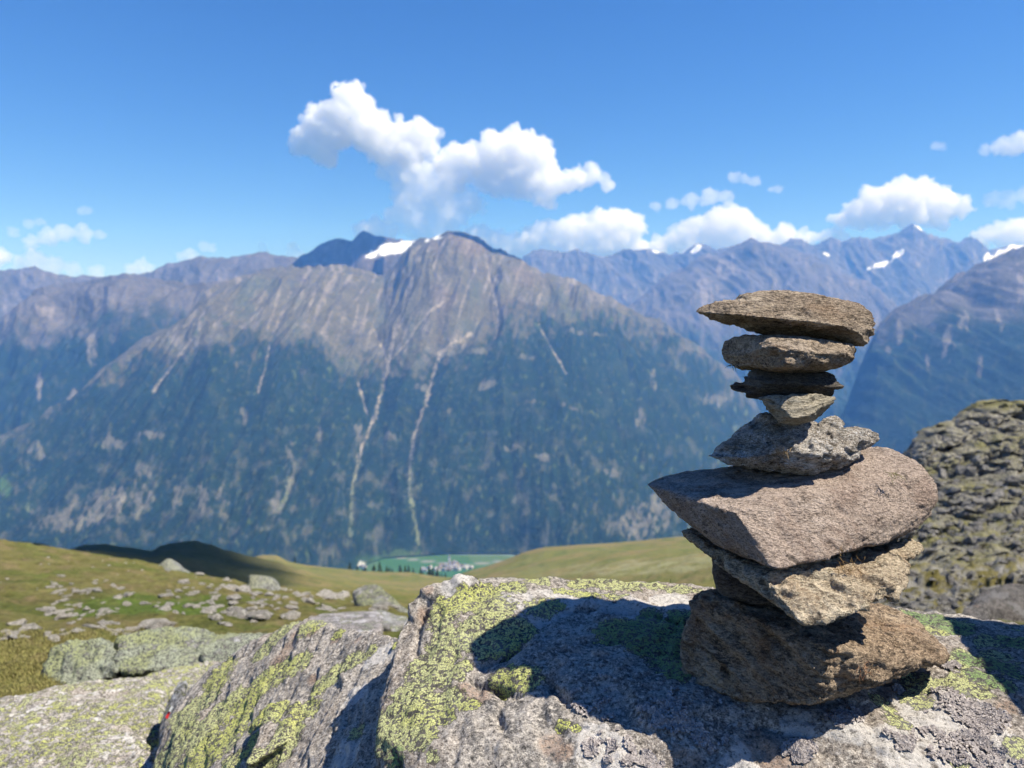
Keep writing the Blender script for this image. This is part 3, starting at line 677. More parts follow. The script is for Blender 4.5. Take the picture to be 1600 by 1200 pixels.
def stone(label, lobes, mat, seed, voxel=0.0022, smooth=5, group='flat stones stacked in the cairn', off=0.0, **kw):
    lobes = [[(a, b, c+off) for a, b, c in L] for L in lobes]
    V, Q = carve([PL(L) for L in lobes], voxel, smooth)
    V = schist_disp(V, Q, seed, **kw)
    o = make_mesh('stone', V, Q, mat, origin=V.mean(0))
    tag(o, label, 'stone', group)
    return o, V, Q
# ---------------------------------------------------------------- the big lichened boulder under the cairn
main_l = [
  [(640, 950, 1.30), (655, 930, 1.33), (700, 918, 1.36), (742, 908, 1.37), (900, 908, 1.43), (1000, 910, 1.45), (1110, 924, 1.45), (1300, 945, 1.42), (1430, 958, 1.38), (1600, 980, 1.34), (1800, 1000, 1.3),
   (612, 1010, 1.22), (598, 1090, 1.14), (592, 1150, 1.06), (600, 1230, 1.0), (700, 1270, 0.90), (900, 1300, 0.86), (1265, 1300, 0.85), (1600, 1300, 0.84), (1900, 1250, 0.85),
   (760, 1010, 1.17), (820, 960, 1.27), (900, 1040, 1.09), (1100, 1100, 0.985), (1265, 1106, 0.985), (1480, 1060, 1.05), (1700, 1060, 1.05),
   (620, 1500, 0.9), (700, 1900, 0.65), (1600, 1900, 0.65), (1900, 1700, 0.75), (700, 1150, 1.5), (1800, 1200, 1.5), (640, 1300, 1.3)],
  # knob at the far left shoulder
  [(640, 935, 1.30), (668, 917, 1.32), (690, 912, 1.33), (730, 903, 1.33), (745, 912, 1.33), (770, 925, 1.33), (655, 990, 1.24), (700, 985, 1.24), (740, 980, 1.26), (640, 985, 1.27), (700, 1000, 1.35), (625, 1000, 1.27)],
  # raised yellow hump on the crest
  [(880, 914, 1.42), (910, 904, 1.42), (960, 903, 1.42), (1010, 910, 1.43), (1040, 924, 1.43), (900, 935, 1.36), (1000, 940, 1.36), (860, 925, 1.40), (950, 960, 1.5)],
]
CR = [[(1110, 985), (1030, 965), (930, 950), (880, 950), (845, 975), (815, 1005), (790, 1025), (765, 1040)],
      [(750, 1062), (775, 1068), (790, 1095), (785, 1130), (795, 1175), (800, 1200)],
      [(775, 1068), (810, 1085)], [(640, 1150), (625, 1180), (618, 1210)], [(860, 1075), (880, 1110)],
      [(660, 950), (650, 990), (640, 1020)], [(1180, 1130), (1250, 1150), (1290, 1190)]]
V, Q = carve([PL(L) for L in main_l], 0.0034, 14)
bvh0 = BVHTree.FromPolygons([Vector(v) for v in V], [tuple(int(i) for i in f) for f in Q])
def surf(px, py, bv=None):
    p, n = hit(px, py, bv or bvh0); return p
def line3(L):
    out = []
    for (a, b) in zip(L[:-1], L[1:]):
        for s in np.linspace(0, 1, 6):
            p = surf(a[0]+(b[0]-a[0])*s, a[1]+(b[1]-a[1])*s)
            if p is not None: out.append(p)
    return np.array(out)
def dist3(V, pts):
    best = np.full(len(V), 9.0)
    for p in pts: best = np.minimum(best, ((V-p)**2).sum(1))
    return np.sqrt(best)
def boulder_disp(V, Q, seed, cracks=(), a=1.0):
    N = normals(V, Q)
    ax = np.array([0.25, -0.35, 0.9]); ax /= np.linalg.norm(ax); h = V@ax
    Vw = V+0.02*np.stack([fbm(V*8, 2, seed+50), fbm(V*8, 2, seed+52), fbm(V*8, 2, seed+54)], 1)
    d = 0.016*fbm(V*5.5, 3, seed)+0.0075*fbm(Vw*19, 3, seed+5)+0.0045*(np.abs(pn(Vw*38, seed+7))-0.25)
    par = Vw-(Vw@ax)[:, None]*ax
    d += 0.0042*fbm(par*16+(h*75)[:, None]*ax, 4, seed+10, 0.6)
    d += 0.0022*fbm(V*110, 3, seed+16)
    q = h*26+1.4*fbm(V*6, 2, seed+20); st = q-np.floor(q); d += 0.0055*(sstep(0, 0.2, st)-st)
    d *= a
    for pts in cracks:
        if len(pts) == 0: continue
        e = dist3(Vw, pts); d -= 0.016*np.exp(-(e/0.0055)**2)+0.004*np.exp(-(e/0.018)**2)
    return V+N*d[:, None]
craks = [line3(L) for L in CR]
V2 = boulder_disp(V, Q, 600, craks)
def blobs(V, specs, seed, bv=None, freq=22):
    """soft mask from (px, py, radius_px) patches placed on the rock"""
    m = np.full(len(V), -1.0); n = fbm(V*freq, 4, seed)
    for (px, py, r) in specs:
        p = surf(px, py, bv)
        if p is None: continue
        R = r*np.linalg.norm(p)/F
        m = np.maximum(m, 1-np.linalg.norm(V-p, axis=1)/R*0.5)
    return np.clip(m+0.0*n, -1, 1.2)
yel = [(700, 960, 26), (735, 945, 24), (770, 960, 28), (740, 985, 30), (780, 1000, 26), (700, 1000, 26), (810, 985, 20), (760, 930, 20), (800, 920, 18), (840, 912, 14),
       (665, 1040, 24), (690, 1050, 26), (650, 1080, 26), (670, 1110, 28), (700, 1095, 20), (625, 1120, 24), (640, 1150, 26), (660, 1160, 18), (610, 1150, 20), (690, 1030, 22), (720, 1040, 14),
       (790, 1060, 20), (825, 1058, 18), (735, 1105, 12), (915, 912, 22), (950, 910, 22), (985, 912, 20), (1020, 918, 16), (920, 930, 16), (880, 925, 12), (1060, 925, 16), (1095, 930, 14), (845, 950, 18), (870, 945, 12), (960, 932, 14),
       (1500, 1035, 16), (1440, 1065, 18), (1500, 1075, 18), (1530, 1085, 12), (1430, 1090, 14), (1380, 1100, 12), (1400, 1130, 14), (1510, 1020, 10), (880, 1140, 8), (900, 1145, 6),
       (1500, 1190, 12), (1590, 1170, 14), (620, 1195, 14), (680, 1190, 10), (1460, 985, 18), (1500, 980, 16), (1550, 1005, 16), (1560, 1020, 14), (1590, 985, 12)]
shade_lich = [(960, 990, 24), (1000, 985, 24), (1030, 1000, 28), (1060, 990, 26), (1040, 1025, 26), (1065, 970, 24), (1020, 965, 18), (1070, 1030, 22), (1000, 1010, 18), (1060, 1050, 18), (1090, 965, 14),
       (1545, 1035, 26), (1520, 1030, 20), (1570, 1045, 16), (1450, 970, 24), (1490, 985, 22), (1530, 1060, 16), (1590, 1010, 20), (1560, 1075, 14), (1430, 965, 14), (620, 1185, 12)]  # patches of the same map lichen, coloured as lying in shade
rst = [(670, 925, 10), (662, 958, 16), (750, 1085, 20), (730, 1075, 14), (860, 1165, 16), (880, 1180, 14), (1195, 1160, 22), (1215, 1185, 24), (1170, 1175, 16), (1060, 1180, 18), (1085, 1195, 20), (1350, 1155, 10), (1570, 1110, 14), (935, 970, 10)]
pal = [(830, 950, 40), (880, 935, 40), (1000, 950, 50), (1050, 945, 40), (790, 945, 26), (715, 918, 18), (780, 1010, 16), (730, 1000, 16), (1100, 950, 30), (1150, 1190, 26), (1450, 1120, 40), (1500, 1110, 40), (1550, 1150, 40), (1500, 1160, 40), (1250, 1130, 20), (930, 1160, 26), (970, 1190, 30), (1320, 1150, 26), (1400, 1180, 30)]
ml = blobs(V, yel, 640); m_shade = blobs(V, shade_lich, 641); mr = blobs(V, rst, 642); mp = blobs(V, pal, 643)
lich = np.maximum(ml, m_shade)
M_boulder = lichen_rock_mat('lichened_gneiss', True, tint=(1.38, 1.30, 1.2))
boulder = make_mesh('boulder', V2, Q, M_boulder, {'lichen': np.clip(lich*1.35, -1, 1.15), 'green': sstep(0.30, 0.55, m_shade), 'rust': np.clip(mr*1.1-0.1, -1, 1), 'pale': np.clip(mp, -0.3, 0.8)}, origin=np.array([0.3, 1.1, -0.6]))
tag(boulder, 'large grey boulder crusted with yellow-green lichen that carries the stone stack', 'boulder')
BV, BQ = V2, Q
bvh_b = BVHTree.FromPolygons([Vector(v) for v in V2], [tuple(int(i) for i in f) for f in Q])

# ---------------------------------------------------------------- second boulder on the left
def left_boulder(label, lobes, seed, voxel, mat, spots=None, a=1.0, sm=10):
    V, Q = carve([PL(L) for L in lobes], voxel, sm); at = {}
    if spots:
        bv = BVHTree.FromPolygons([Vector(v) for v in V], [tuple(int(i) for i in f) for f in Q])
        at = {'lichen': np.clip(blobs(V, spots[0], 1, bv)*1.35, -1, 1.1), 'rust': np.clip(blobs(V, spots[1], 1, bv)*1.1-0.1, -1, 1), 'pale': np.clip(blobs(V, spots[2], 1, bv), -0.3, 0.8), 'green': np.zeros(len(V))}
    V = boulder_disp(V, Q, seed, (), a)
    o = make_mesh('boulder', V, Q, mat, at, origin=V.mean(0)); tag(o, label, 'boulder')
    return o
M_lich = lichen_rock_mat('lichened_rock', False, 1.0, 0.46, (1.45, 1.38, 1.28))
M_lich2 = lichen_rock_mat('lichened_rock_far', False, 0.55, 0.40, ycol=(0.46, 0.49, 0.22))
left_boulder('grey slanting boulder streaked with yellow lichen and an orange stain, left of the cairn boulder',
  [[(232, 1215, 1.62), (262, 1130, 1.74), (300, 1080, 1.83), (335, 1042, 1.9), (390, 1005, 1.88), (435, 982, 1.85), (480, 970, 1.78), (520, 976, 1.7), (560, 988, 1.6), (600, 998, 1.52), (640, 1000, 1.45),
    (640, 1080, 1.3), (640, 1200, 1.14), (600, 1320, 1.0), (450, 1320, 1.12), (300, 1320, 1.28), (440, 1100, 1.5), (200, 1400, 1.5), (300, 1100, 2.1), (600, 1100, 1.9), (500, 1600, 1.0)],
   [(420, 1100, 1.46), (470, 1095, 1.44), (400, 1150, 1.38), (450, 1160, 1.34), (380, 1200, 1.3), (460, 1120, 1.6), (430, 1200, 1.5)]], 700, 0.0042, M_boulder,
  ([(345, 1050, 22), (330, 1080, 26), (300, 1110, 28), (320, 1140, 28), (285, 1150, 26), (270, 1185, 26), (310, 1180, 30), (350, 1110, 26), (350, 1160, 24), (250, 1195, 20), (410, 1070, 22), (390, 1095, 24), (370, 1130, 22), (440, 1050, 20), (470, 1035, 18), (425, 1110, 20), (400, 1130, 16), (395, 1160, 14),
    (450, 985, 16), (490, 980, 18), (430, 1000, 18), (410, 1020, 14), (530, 985, 12), (550, 1035, 16), (520, 1055, 16), (500, 1075, 14), (480, 1110, 16), (450, 1140, 16), (440, 1170, 18), (400, 1185, 18), (580, 1020, 10), (560, 1150, 12), (430, 1190, 14), (360, 1190, 18), (280, 1100, 14), (620, 1010, 8)],
   [(455, 1010, 16), (440, 1030, 16), (465, 995, 12), (490, 990, 10), (520, 1000, 12), (490, 1060, 10), (560, 1000, 10)],
   [(500, 975, 20), (370, 1010, 16), (600, 1020, 24), (560, 1090, 20), (540, 1180, 24)]))
left_boulder('pale grey flat boulder with patchy lichen at the lower left corner',
  [[(-300, 1160, 2.3), (-100, 1122, 2.4), (0, 1100, 2.5), (70, 1078, 2.6), (140, 1066, 2.7), (200, 1060, 2.75), (262, 1062, 2.75), (255, 1120, 2.35), (245, 1130, 2.2), (-300, 1400, 1.7), (0, 1300, 1.75), (250, 1260, 1.9), (150, 1180, 2.1),
    (-200, 1600, 1.8), (200, 1500, 1.9), (220, 1200, 3.0)],
   [(100, 1140, 2.2), (180, 1128, 2.2), (235, 1150, 2.0), (245, 1200, 1.85), (100, 1230, 1.8), (-50, 1180, 2.0), (0, 1300, 1.7), (240, 1300, 1.75), (100, 1300, 2.2)]], 720, 0.007, M_lich, a=1.3)
left_boulder('low mottled boulder filling the gap behind the slanting boulder',
  [[(190, 1075, 2.9), (240, 1050, 3.0), (300, 1040, 3.05), (340, 1035, 3.1), (400, 1030, 3.1), (270, 1110, 2.6), (230, 1110, 2.6), (350, 1090, 2.7), (300, 1200, 2.6), (400, 1100, 3.2), (250, 1090, 3.2)]], 730, 0.011, M_lich, a=1.2)
left_boulder('upright boulder thickly covered in pale yellow lichen beside the grass',
  [[(70, 1050, 3.5), (85, 1018, 3.6), (110, 1003, 3.65), (160, 1000, 3.6), (178, 1020, 3.5), (185, 1045, 3.4), (120, 1072, 3.35), (75, 1070, 3.4), (170, 1070, 3.4), (110, 1015, 4.0), (170, 1010, 4.0), (80, 1100, 3.9), (180, 1100, 3.9), (100, 1100, 3.3)]], 740, 0.012, lichen_rock_mat('pale_lichened_rock', False, 0.7, 0.75, ycol=(0.50, 0.54, 0.26)), a=2.4, sm=3)
left_boulder('broad jagged boulder thickly covered in pale yellow lichen, right of the upright one',
  [[(180, 1030, 3.5), (190, 1000, 3.7), (230, 988, 3.8), (280, 985, 3.85), (320, 988, 3.9), (345, 1000, 3.8), (330, 1040, 3.5), (250, 1045, 3.4), (190, 1055, 3.35), (210, 1000, 4.3), (330, 1000, 4.3), (260, 1110, 3.8)],
   [(300, 995, 3.8), (360, 990, 3.9), (420, 992, 3.9), (440, 1010, 3.7), (320, 1040, 3.4), (420, 1030, 3.4), (380, 1090, 3.9)]], 750, 0.013, lichen_rock_mat('pale_lichened_rock_b', False, 0.7, 0.68, ycol=(0.50, 0.54, 0.26)), a=2.6, sm=3)
left_boulder('flat grey slab edge lying below the lichened boulders',
  [[(210, 1062, 3.15), (260, 1052, 3.2), (330, 1040, 3.25), (335, 1062, 3.0), (215, 1085, 3.0), (260, 1080, 3.3), (330, 1075, 3.3)]], 760, 0.012, M_lich2, a=0.8, sm=3)

# ---------------------------------------------------------------- the cairn
tan = dict(dark=(0.085, 0.065, 0.045), mid=(0.25, 0.195, 0.14), light=(0.40, 0.34, 0.26))
S1 = stone_mat('brown_schist', (0.055, 0.04, 0.03), (0.26, 0.19, 0.13), (0.62, 0.50, 0.37), (1, 1, 5), (0.05, 0.12, 0), 1.0, (0.26, 0.15, 0.07), 0.3)
S2 = stone_mat('tan_schist', (0.09, 0.065, 0.042), (0.31, 0.235, 0.165), (0.58, 0.47, 0.36), (1, 1, 2.5), (0, 0.1, 0), 1.1, (0.30, 0.17, 0.08), 0.3)
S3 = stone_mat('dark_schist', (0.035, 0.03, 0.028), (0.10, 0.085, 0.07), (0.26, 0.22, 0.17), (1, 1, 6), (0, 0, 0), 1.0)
S4 = stone_mat('straw_schist', (0.15, 0.125, 0.09), (0.40, 0.35, 0.26), (0.60, 0.54, 0.44), (1, 1, 5), (0, 0.15, 0), 1.1, speck=0.2)
S5 = stone_mat('mica_schist', (0.07, 0.058, 0.048), (0.32, 0.27, 0.225), (0.74, 0.67, 0.60), (1, 1, 2.2), (0.2, 0.2, 0), 1.2, (0.30, 0.22, 0.13), 0.35, mica=0.9, bump=1.3)
S6 = stone_mat('pinkish_slate', (0.22, 0.165, 0.13), (0.46, 0.355, 0.29), (0.62, 0.50, 0.42), (1.2, 3.2, 3.2), (0.75, 0.25, 0.0), 1.0, (0.22, 0.13, 0.095), 0.4, bump=1.0, speck=0.3)
S7 = stone_mat('crumbly_tan_schist', (0.14, 0.10, 0.065), (0.48, 0.375, 0.26), (0.78, 0.65, 0.48), (1, 1.5, 3.2), (0.5, 0.35, 0), 1.0, (0.34, 0.21, 0.11), 0.5, bump=1.2)
S8 = stone_mat('dark_brown_schist', (0.04, 0.033, 0.028), (0.13, 0.10, 0.08), (0.24, 0.20, 0.16), (1, 1, 3), (0, 0, 0), 1.0)  # one dark brown tone over the whole block
S9 = stone_mat('rusty_gneiss', (0.055, 0.04, 0.029), (0.27, 0.19, 0.125), (0.60, 0.46, 0.32), (1, 1.2, 3), (0.3, 0.3, 0), 0.9, (0.26, 0.135, 0.065), 0.45)

stone('long flat brown stone with a pointed left tip, topmost of the stack',
  [[(1085, 487, 1.04), (1092, 482, 1.05), (1130, 490, 0.99), (1185, 495, .965), (1250, 501, .955), (1310, 508, .965), (1345, 522, 0.99), (1350, 540, 1.02), (1338, 543, 1.03), (1120, 471, 1.05),
    (1150, 463, 1.05), (1185, 456, 1.04), (1215, 455, 1.04), (1255, 458, 1.04), (1310, 468, 1.05), (1345, 478, 1.06), (1362, 495, 1.06), (1366, 512, 1.05), (1360, 530, 1.04),
    (1200, 457, 1.17), (1300, 466, 1.17), (1345, 482, 1.14), (1110, 500, 1.04), (1180, 521, 1.05), (1240, 526, 1.04), (1300, 528, 1.03), (1200, 512, 1.14), (1320, 524, 1.13)]],
  S1, 800, off=0.065, voxel=0.0019, smooth=4, big=0.004, layer=0.0040, axis=(0.05, 0.1, 1), lf=110, chip=0.004, pit=0.003)
stone('rounded brown slab under the topmost stone, shaded on its left half',
  [[(1128, 548, 1.10), (1131, 534, 1.10), (1150, 526, 1.07), (1190, 523, 1.01), (1250, 525, 1.0), (1300, 531, 1.01), (1333, 538, 1.03), (1338, 545, 1.04), (1336, 562, 1.03), (1322, 571, 1.02), (1290, 579, 1.02), (1200, 581, 1.0), (1155, 575, 1.05), (1131, 563, 1.09),
    (1175, 540, 1.02), (1222, 545, .93), (1270, 550, .945), (1315, 550, .985), (1225, 572, .935), (1290, 568, .965), (1170, 560, 1.02), (1145, 540, 1.15), (1320, 545, 1.15), (1160, 570, 1.15), (1300, 570, 1.15)]],
  S2, 810, off=0.04, voxel=0.0019, smooth=6, big=0.0055, layer=0.0030, axis=(0.1, 0.1, 1), lf=70, chip=0.004, pit=0.002)
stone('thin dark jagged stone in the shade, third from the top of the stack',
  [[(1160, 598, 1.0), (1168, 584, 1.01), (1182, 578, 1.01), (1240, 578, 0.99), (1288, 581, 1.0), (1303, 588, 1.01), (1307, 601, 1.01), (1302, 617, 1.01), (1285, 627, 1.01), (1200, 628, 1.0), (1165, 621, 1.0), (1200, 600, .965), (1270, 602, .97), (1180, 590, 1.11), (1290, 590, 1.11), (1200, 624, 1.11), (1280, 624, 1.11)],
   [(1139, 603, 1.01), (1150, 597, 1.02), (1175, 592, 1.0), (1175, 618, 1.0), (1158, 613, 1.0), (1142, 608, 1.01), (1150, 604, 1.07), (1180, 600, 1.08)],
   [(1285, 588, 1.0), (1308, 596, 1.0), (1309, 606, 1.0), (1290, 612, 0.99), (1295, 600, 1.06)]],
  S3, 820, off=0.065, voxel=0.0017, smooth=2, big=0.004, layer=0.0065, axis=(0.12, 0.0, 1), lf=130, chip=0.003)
stone('small straw coloured stone wedge under the dark jagged stone',
  [[(1185, 621, 1.0), (1200, 617, 0.99), (1240, 614, 0.985), (1285, 616, 1.0), (1304, 621, 1.01), (1299, 634, 1.01), (1288, 645, 1.01), (1272, 660, 1.005), (1242, 665, 1.0), (1216, 660, 1.0), (1202, 643, 1.0), (1205, 634, .985), (1275, 634, .985), (1240, 654, .955), (1262, 650, .96), (1200, 626, 1.08), (1290, 628, 1.09), (1230, 655, 1.07), (1270, 650, 1.08)],
   [(1290, 622, 1.01), (1305, 619, 1.02), (1304, 625, 1.01), (1285, 630, 1.0), (1290, 624, 1.05)]],
  S4, 830, off=0.03, voxel=0.0016, smooth=2, big=0.002, layer=0.0036, axis=(-0.15, 0.0, 1), lf=140, chip=0.002)
stone('lumpy glittering grey stone with knobs, fifth from the top of the stack',
  [[(1104, 712, 1.0), (1124, 702, 1.0), (1140, 686, 1.01), (1165, 664, 1.03), (1195, 648, 1.04), (1240, 650, 1.05), (1285, 660, 1.05), (1310, 675, 1.03), (1340, 700, 1.0), (1335, 716, .98), (1318, 732, .975), (1270, 740, .97), (1200, 737, .965), (1135, 727, .98), (1160, 715, .955), (1230, 705, .94), (1290, 705, .95), (1200, 725, .95), (1150, 680, 1.15), (1280, 670, 1.17), (1300, 720, 1.15), (1160, 720, 1.14)],
   [(1275, 668, 1.02), (1285, 655, 1.03), (1300, 648, 1.04), (1313, 650, 1.04), (1319, 662, 1.03), (1310, 675, 1.01), (1285, 680, 1.0), (1300, 665, 1.09)],
   [(1300, 680, 1.0), (1320, 671, 1.01), (1345, 667, 1.02), (1362, 672, 1.02), (1369, 684, 1.02), (1363, 694, 1.01), (1340, 704, 1.0), (1310, 706, .97), (1330, 685, 1.1), (1350, 690, .99)],
   [(1212, 690, .95), (1235, 678, .955), (1265, 680, .96), (1300, 700, .94), (1295, 730, .945), (1250, 738, .945), (1215, 730, .94), (1225, 705, .93), (1275, 712, .932), (1250, 700, 1.0)]],
  S5, 840, off=0.085, voxel=0.0020, smooth=4, big=0.007, layer=0.0045, axis=(0.2, 0.2, 1), lf=60, chip=0.006, pit=0.0032)
slate, sv, sq = stone('biggest stone of the stack, a smooth pinkish brown slate block with a pointed left tip',
  [[(1009, 757, 1.10), (1020, 759, 1.08), (1110, 790, 0.985), (1150, 800, .955), (1176, 842, .94), (1206, 886, .925), (1222, 887, .925), (1280, 874, .95), (1330, 857, .98), (1390, 842, 1.01), (1430, 826, 1.035),
    (1452, 803, 1.055), (1463, 778, 1.06), (1462, 762, 1.07), (1450, 741, 1.08), (1430, 722, 1.11), (1395, 703, 1.14), (1370, 699, 1.15), (1300, 715, 1.15), (1200, 728, 1.13), (1100, 736, 1.13), (1040, 745, 1.12),
    (1350, 700, 1.24), (1425, 722, 1.22), (1100, 738, 1.20), (1060, 806, 1.05), (1110, 846, 1.02), (1165, 874, 0.985), (1150, 850, 1.12), (1400, 838, 1.13), (1440, 800, 1.14), (1250, 860, 1.12)]],
  S6, 850, 0.0021, 3, big=0.0045, layer=0.0032, axis=(0.1, -0.75, 0.75), lf=120, chip=0.0022, bigf=11, pit=0.0018)
stone('crumbly tan slab tilted under the big slate block',
  [[(1064, 830, 1.12), (1078, 823, 1.14), (1150, 860, 1.12), (1112, 874, 1.03), (1172, 900, .965), (1218, 944, .91), (1250, 972, .875), (1264, 978, .87), (1300, 966, .88), (1342, 946, .90), (1380, 934, .92), (1405, 915, .95), (1412, 890, .99),
    (1420, 868, 1.04), (1405, 840, 1.10), (1340, 850, 1.10), (1190, 890, .975), (1200, 905, .93), (1100, 850, 1.16), (1380, 850, 1.18), (1380, 910, 1.1), (1250, 950, 1.05), (1280, 878, 0.99)],
   [(1390, 850, 1.05), (1420, 839, 1.07), (1442, 850, 1.06), (1441, 860, 1.05), (1415, 872, 1.02), (1395, 872, 1.02), (1410, 860, 1.1)],
   [(1370, 905, .955), (1395, 895, .97), (1416, 900, .97), (1414, 912, .96), (1395, 935, .94), (1370, 935, .935), (1395, 912, 1.06)]],
  S7, 860, 0.0020, 3, big=0.008, layer=0.0065, axis=(0.35, -0.5, 0.8), lf=70, chip=0.008, pit=0.0028)
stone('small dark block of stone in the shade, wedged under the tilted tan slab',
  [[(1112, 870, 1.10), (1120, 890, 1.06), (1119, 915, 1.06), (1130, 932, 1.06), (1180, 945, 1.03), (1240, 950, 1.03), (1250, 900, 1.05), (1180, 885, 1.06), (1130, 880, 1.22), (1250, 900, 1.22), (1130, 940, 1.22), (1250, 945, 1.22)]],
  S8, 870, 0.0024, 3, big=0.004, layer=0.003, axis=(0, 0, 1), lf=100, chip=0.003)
stone('broad rusty brown base stone lying on the boulder, lowest of the stack',
  [[(1098, 932, 1.06), (1112, 926, 1.09), (1082, 950, 1.08), (1076, 980, 1.08), (1062, 1020, 1.08), (1064, 1050, 1.07), (1088, 1073, 1.04), (1140, 1088, 1.0), (1200, 1098, .955), (1262, 1103, .915), (1285, 1096, .91), (1318, 1077, .94), (1345, 1062, .95),
    (1400, 1056, .97), (1450, 1042, 1.0), (1478, 1022, 1.03), (1470, 1003, 1.07), (1440, 977, 1.13), (1400, 956, 1.17), (1365, 943, 1.18), (1310, 940, 1.17), (1200, 945, 1.12), (1100, 970, 1.06), (1150, 990, 1.02), (1230, 1010, .955), (1295, 1015, .905), (1380, 1040, .94),
    (1110, 932, 1.22), (1350, 948, 1.25), (1430, 985, 1.22), (1100, 1030, 1.15), (1400, 1040, 1.15), (1260, 1085, 1.05), (1160, 1075, 1.1)]],
  S9, 880, 0.0024, 4, big=0.009, layer=0.0062, axis=(0.3, -0.3, 0.9), lf=60, chip=0.007, pit=0.0028)

# curled grey foliose lichen on the front of the boulder
def flakes(regions, n, seed, mat, label):
    r = np.random.default_rng(seed); VV, FF, at, k = [], [], [], 0
    for i in range(n):
        px, py, R = regions[r.integers(len(regions))]; a = r.uniform(0, 6.28); q = R*math.sqrt(r.random())
        p, nn = hit(px+q*math.cos(a), py+q*math.sin(a)*0.6, bvh_b)
        if p is None or nn[2] < 0.1: continue
        if q/R*0.5+fbm(p[None]*14, 4, 5)[0]*1.3+fbm(p[None]*70, 2, 6)[0]*0.6 > 0.22: continue
        b = r.normal(size=3); u = np.cross(nn, b); u /= np.linalg.norm(u); v = np.cross(nn, u)
        L = r.uniform(0.003, 0.007); W = r.uniform(0.0012, 0.0026); c = r.random()
        for s in range(4):
            f = s/3; lift = 0.0006+0.0022*math.sin(f*2.6)*r.uniform(0.6, 1.2); off = u*L*(f-0.5)+nn*lift; ww = W*(0.5+math.sin(f*3.1)*0.6)
            VV += [p+off-v*ww+nn*0.0009, p+off-nn*0.0003, p+off+v*ww+nn*0.0009]; at += [c]*3
            if s: FF += [[k-3, k-2, k+1, k], [k-2, k-1, k+2, k+1]]
            k += 3
    t = NT('foliose_lichen'); rn = t.n('Attribute', attribute_name='rnd').outputs['Fac']; nz = t.noise(t.n('TexCoord').outputs['Object'], 300, 3)
    m = t.finish(t.mix(rn, t.mix(nz, (0.10, 0.085, 0.085), (0.30, 0.265, 0.26)), (0.42, 0.38, 0.36)), 0.85, None, 0.15)
    return tag(make_mesh('lichen', VV, FF, m, {'rnd': np.array(at)}), label, kind='stuff')
flakes([(1470, 1115, 70), (1530, 1130, 50), (1420, 1150, 40), (1500, 1160, 60), (1560, 1180, 50), (1160, 1190, 30), (1250, 1175, 30), (1130, 1150, 50), (960, 1170, 50), (1000, 1190, 40), (1050, 1110, 60), (1150, 1115, 50), (1480, 1045, 20), (1320, 1120, 30), (950, 1090, 60), (1400, 1085, 30)], 15000, 3, None,
       'curled grey foliose lichen on the front of the cairn boulder')
# unseen rock added beyond the right edge, shaped to shadow the boulder
V, Q = carve([[(0.99, 0.80, 0.02), (1.02, 1.0, 0.04), (1.16, 1.25, 0.10), (1.15, 0.82, 0.06), (1.3, 1.2, 0.1), (1.6, 0.9, -0.1), (1.6, 1.3, -0.1), (1.0, 0.80, -1.2), (1.13, 1.25, -1.2), (1.6, 0.8, -1.2), (1.6, 1.3, -1.2)]], 0.008, 6)
V = boulder_disp(V, Q, 770, (), 1.0)
tag(make_mesh('boulder', V, Q, M_lich, origin=V.mean(0)), 'unseen grey rock block added beyond the right end of the cairn boulder to shade it', 'boulder')

# ---------------------------------------------------------------- rocks lying in the meadow
M_rock = lichen_rock_mat('meadow_rock', False, 0.22, 0.30, (1.5, 1.43, 1.3), ycol=(0.46, 0.48, 0.25))
M_scree = stone_mat('scree_rock', (0.10, 0.095, 0.09), (0.24, 0.225, 0.205), (0.38, 0.36, 0.33), (1, 1, 2), (0, 0, 0), 0.05, (0.18, 0.16, 0.06), 0.4)
def chunk(seed, npt=16, flat=0.6, sub=2, rough=0.05):
    r_ = np.random.default_rng(seed)
    a = r_.normal(size=(npt, 3)); a /= np.linalg.norm(a, axis=1)[:, None]; a *= r_.uniform(0.8, 1.05, (npt, 1)); a[:, 2] *= flat
    bm = bmesh.new(); hull_into(bm, a)
    bmesh.ops.triangulate(bm, faces=bm.faces[:])
    bmesh.ops.subdivide_edges(bm, edges=bm.edges[:], cuts=sub, use_grid_fill=True)
    bmesh.ops.triangulate(bm, faces=bm.faces[:])
    v = np.array([x.co[:] for x in bm.verts]); bm.verts.index_update(); f = np.array([[q.index for q in p.verts] for p in bm.faces]); bm.free()
    d = rough*2.2*fbm(v*2.2+seed, 4, seed % 90); v = v*(1+d[:, None])
    return v, f
protos = []
for k in range(9):
    v, f = chunk(900+k, 14+k, 0.5+0.05*k, 3)
    me_o = make_mesh('rock', v, f, M_rock, smooth=False); protos.append(me_o.data); bpy.data.objects.remove(me_o)
protos2 = []
for k in range(7):
    v, f = chunk(950+k, 13+k, 0.62, 2)
    me_o = make_mesh('block', v, f, M_scree, smooth=False); protos2.append(me_o.data); bpy.data.objects.remove(me_o)
def put(me, name, loc, nor, r, sx, rz, label, cat, group, sink=0.25, hz_=1.0):
    o = bpy.data.objects.new(name, me); COL.objects.link(o)
    up = Vector((0, 0, 1)).lerp(Vector(nor), 0.6); q = up.to_track_quat('Z', 'Y')
    o.rotation_mode = 'QUATERNION'; o.rotation_quaternion = q @ Matrix.Rotation(rz, 3, 'Z').to_quaternion()
    o.scale = (r*sx, r, r*hz_); o.location = Vector(loc)+Vector((0, 0, r*hz_*(0.35-sink)))
    return tag(o, label, cat, group)
r_ = np.random.default_rng(77)
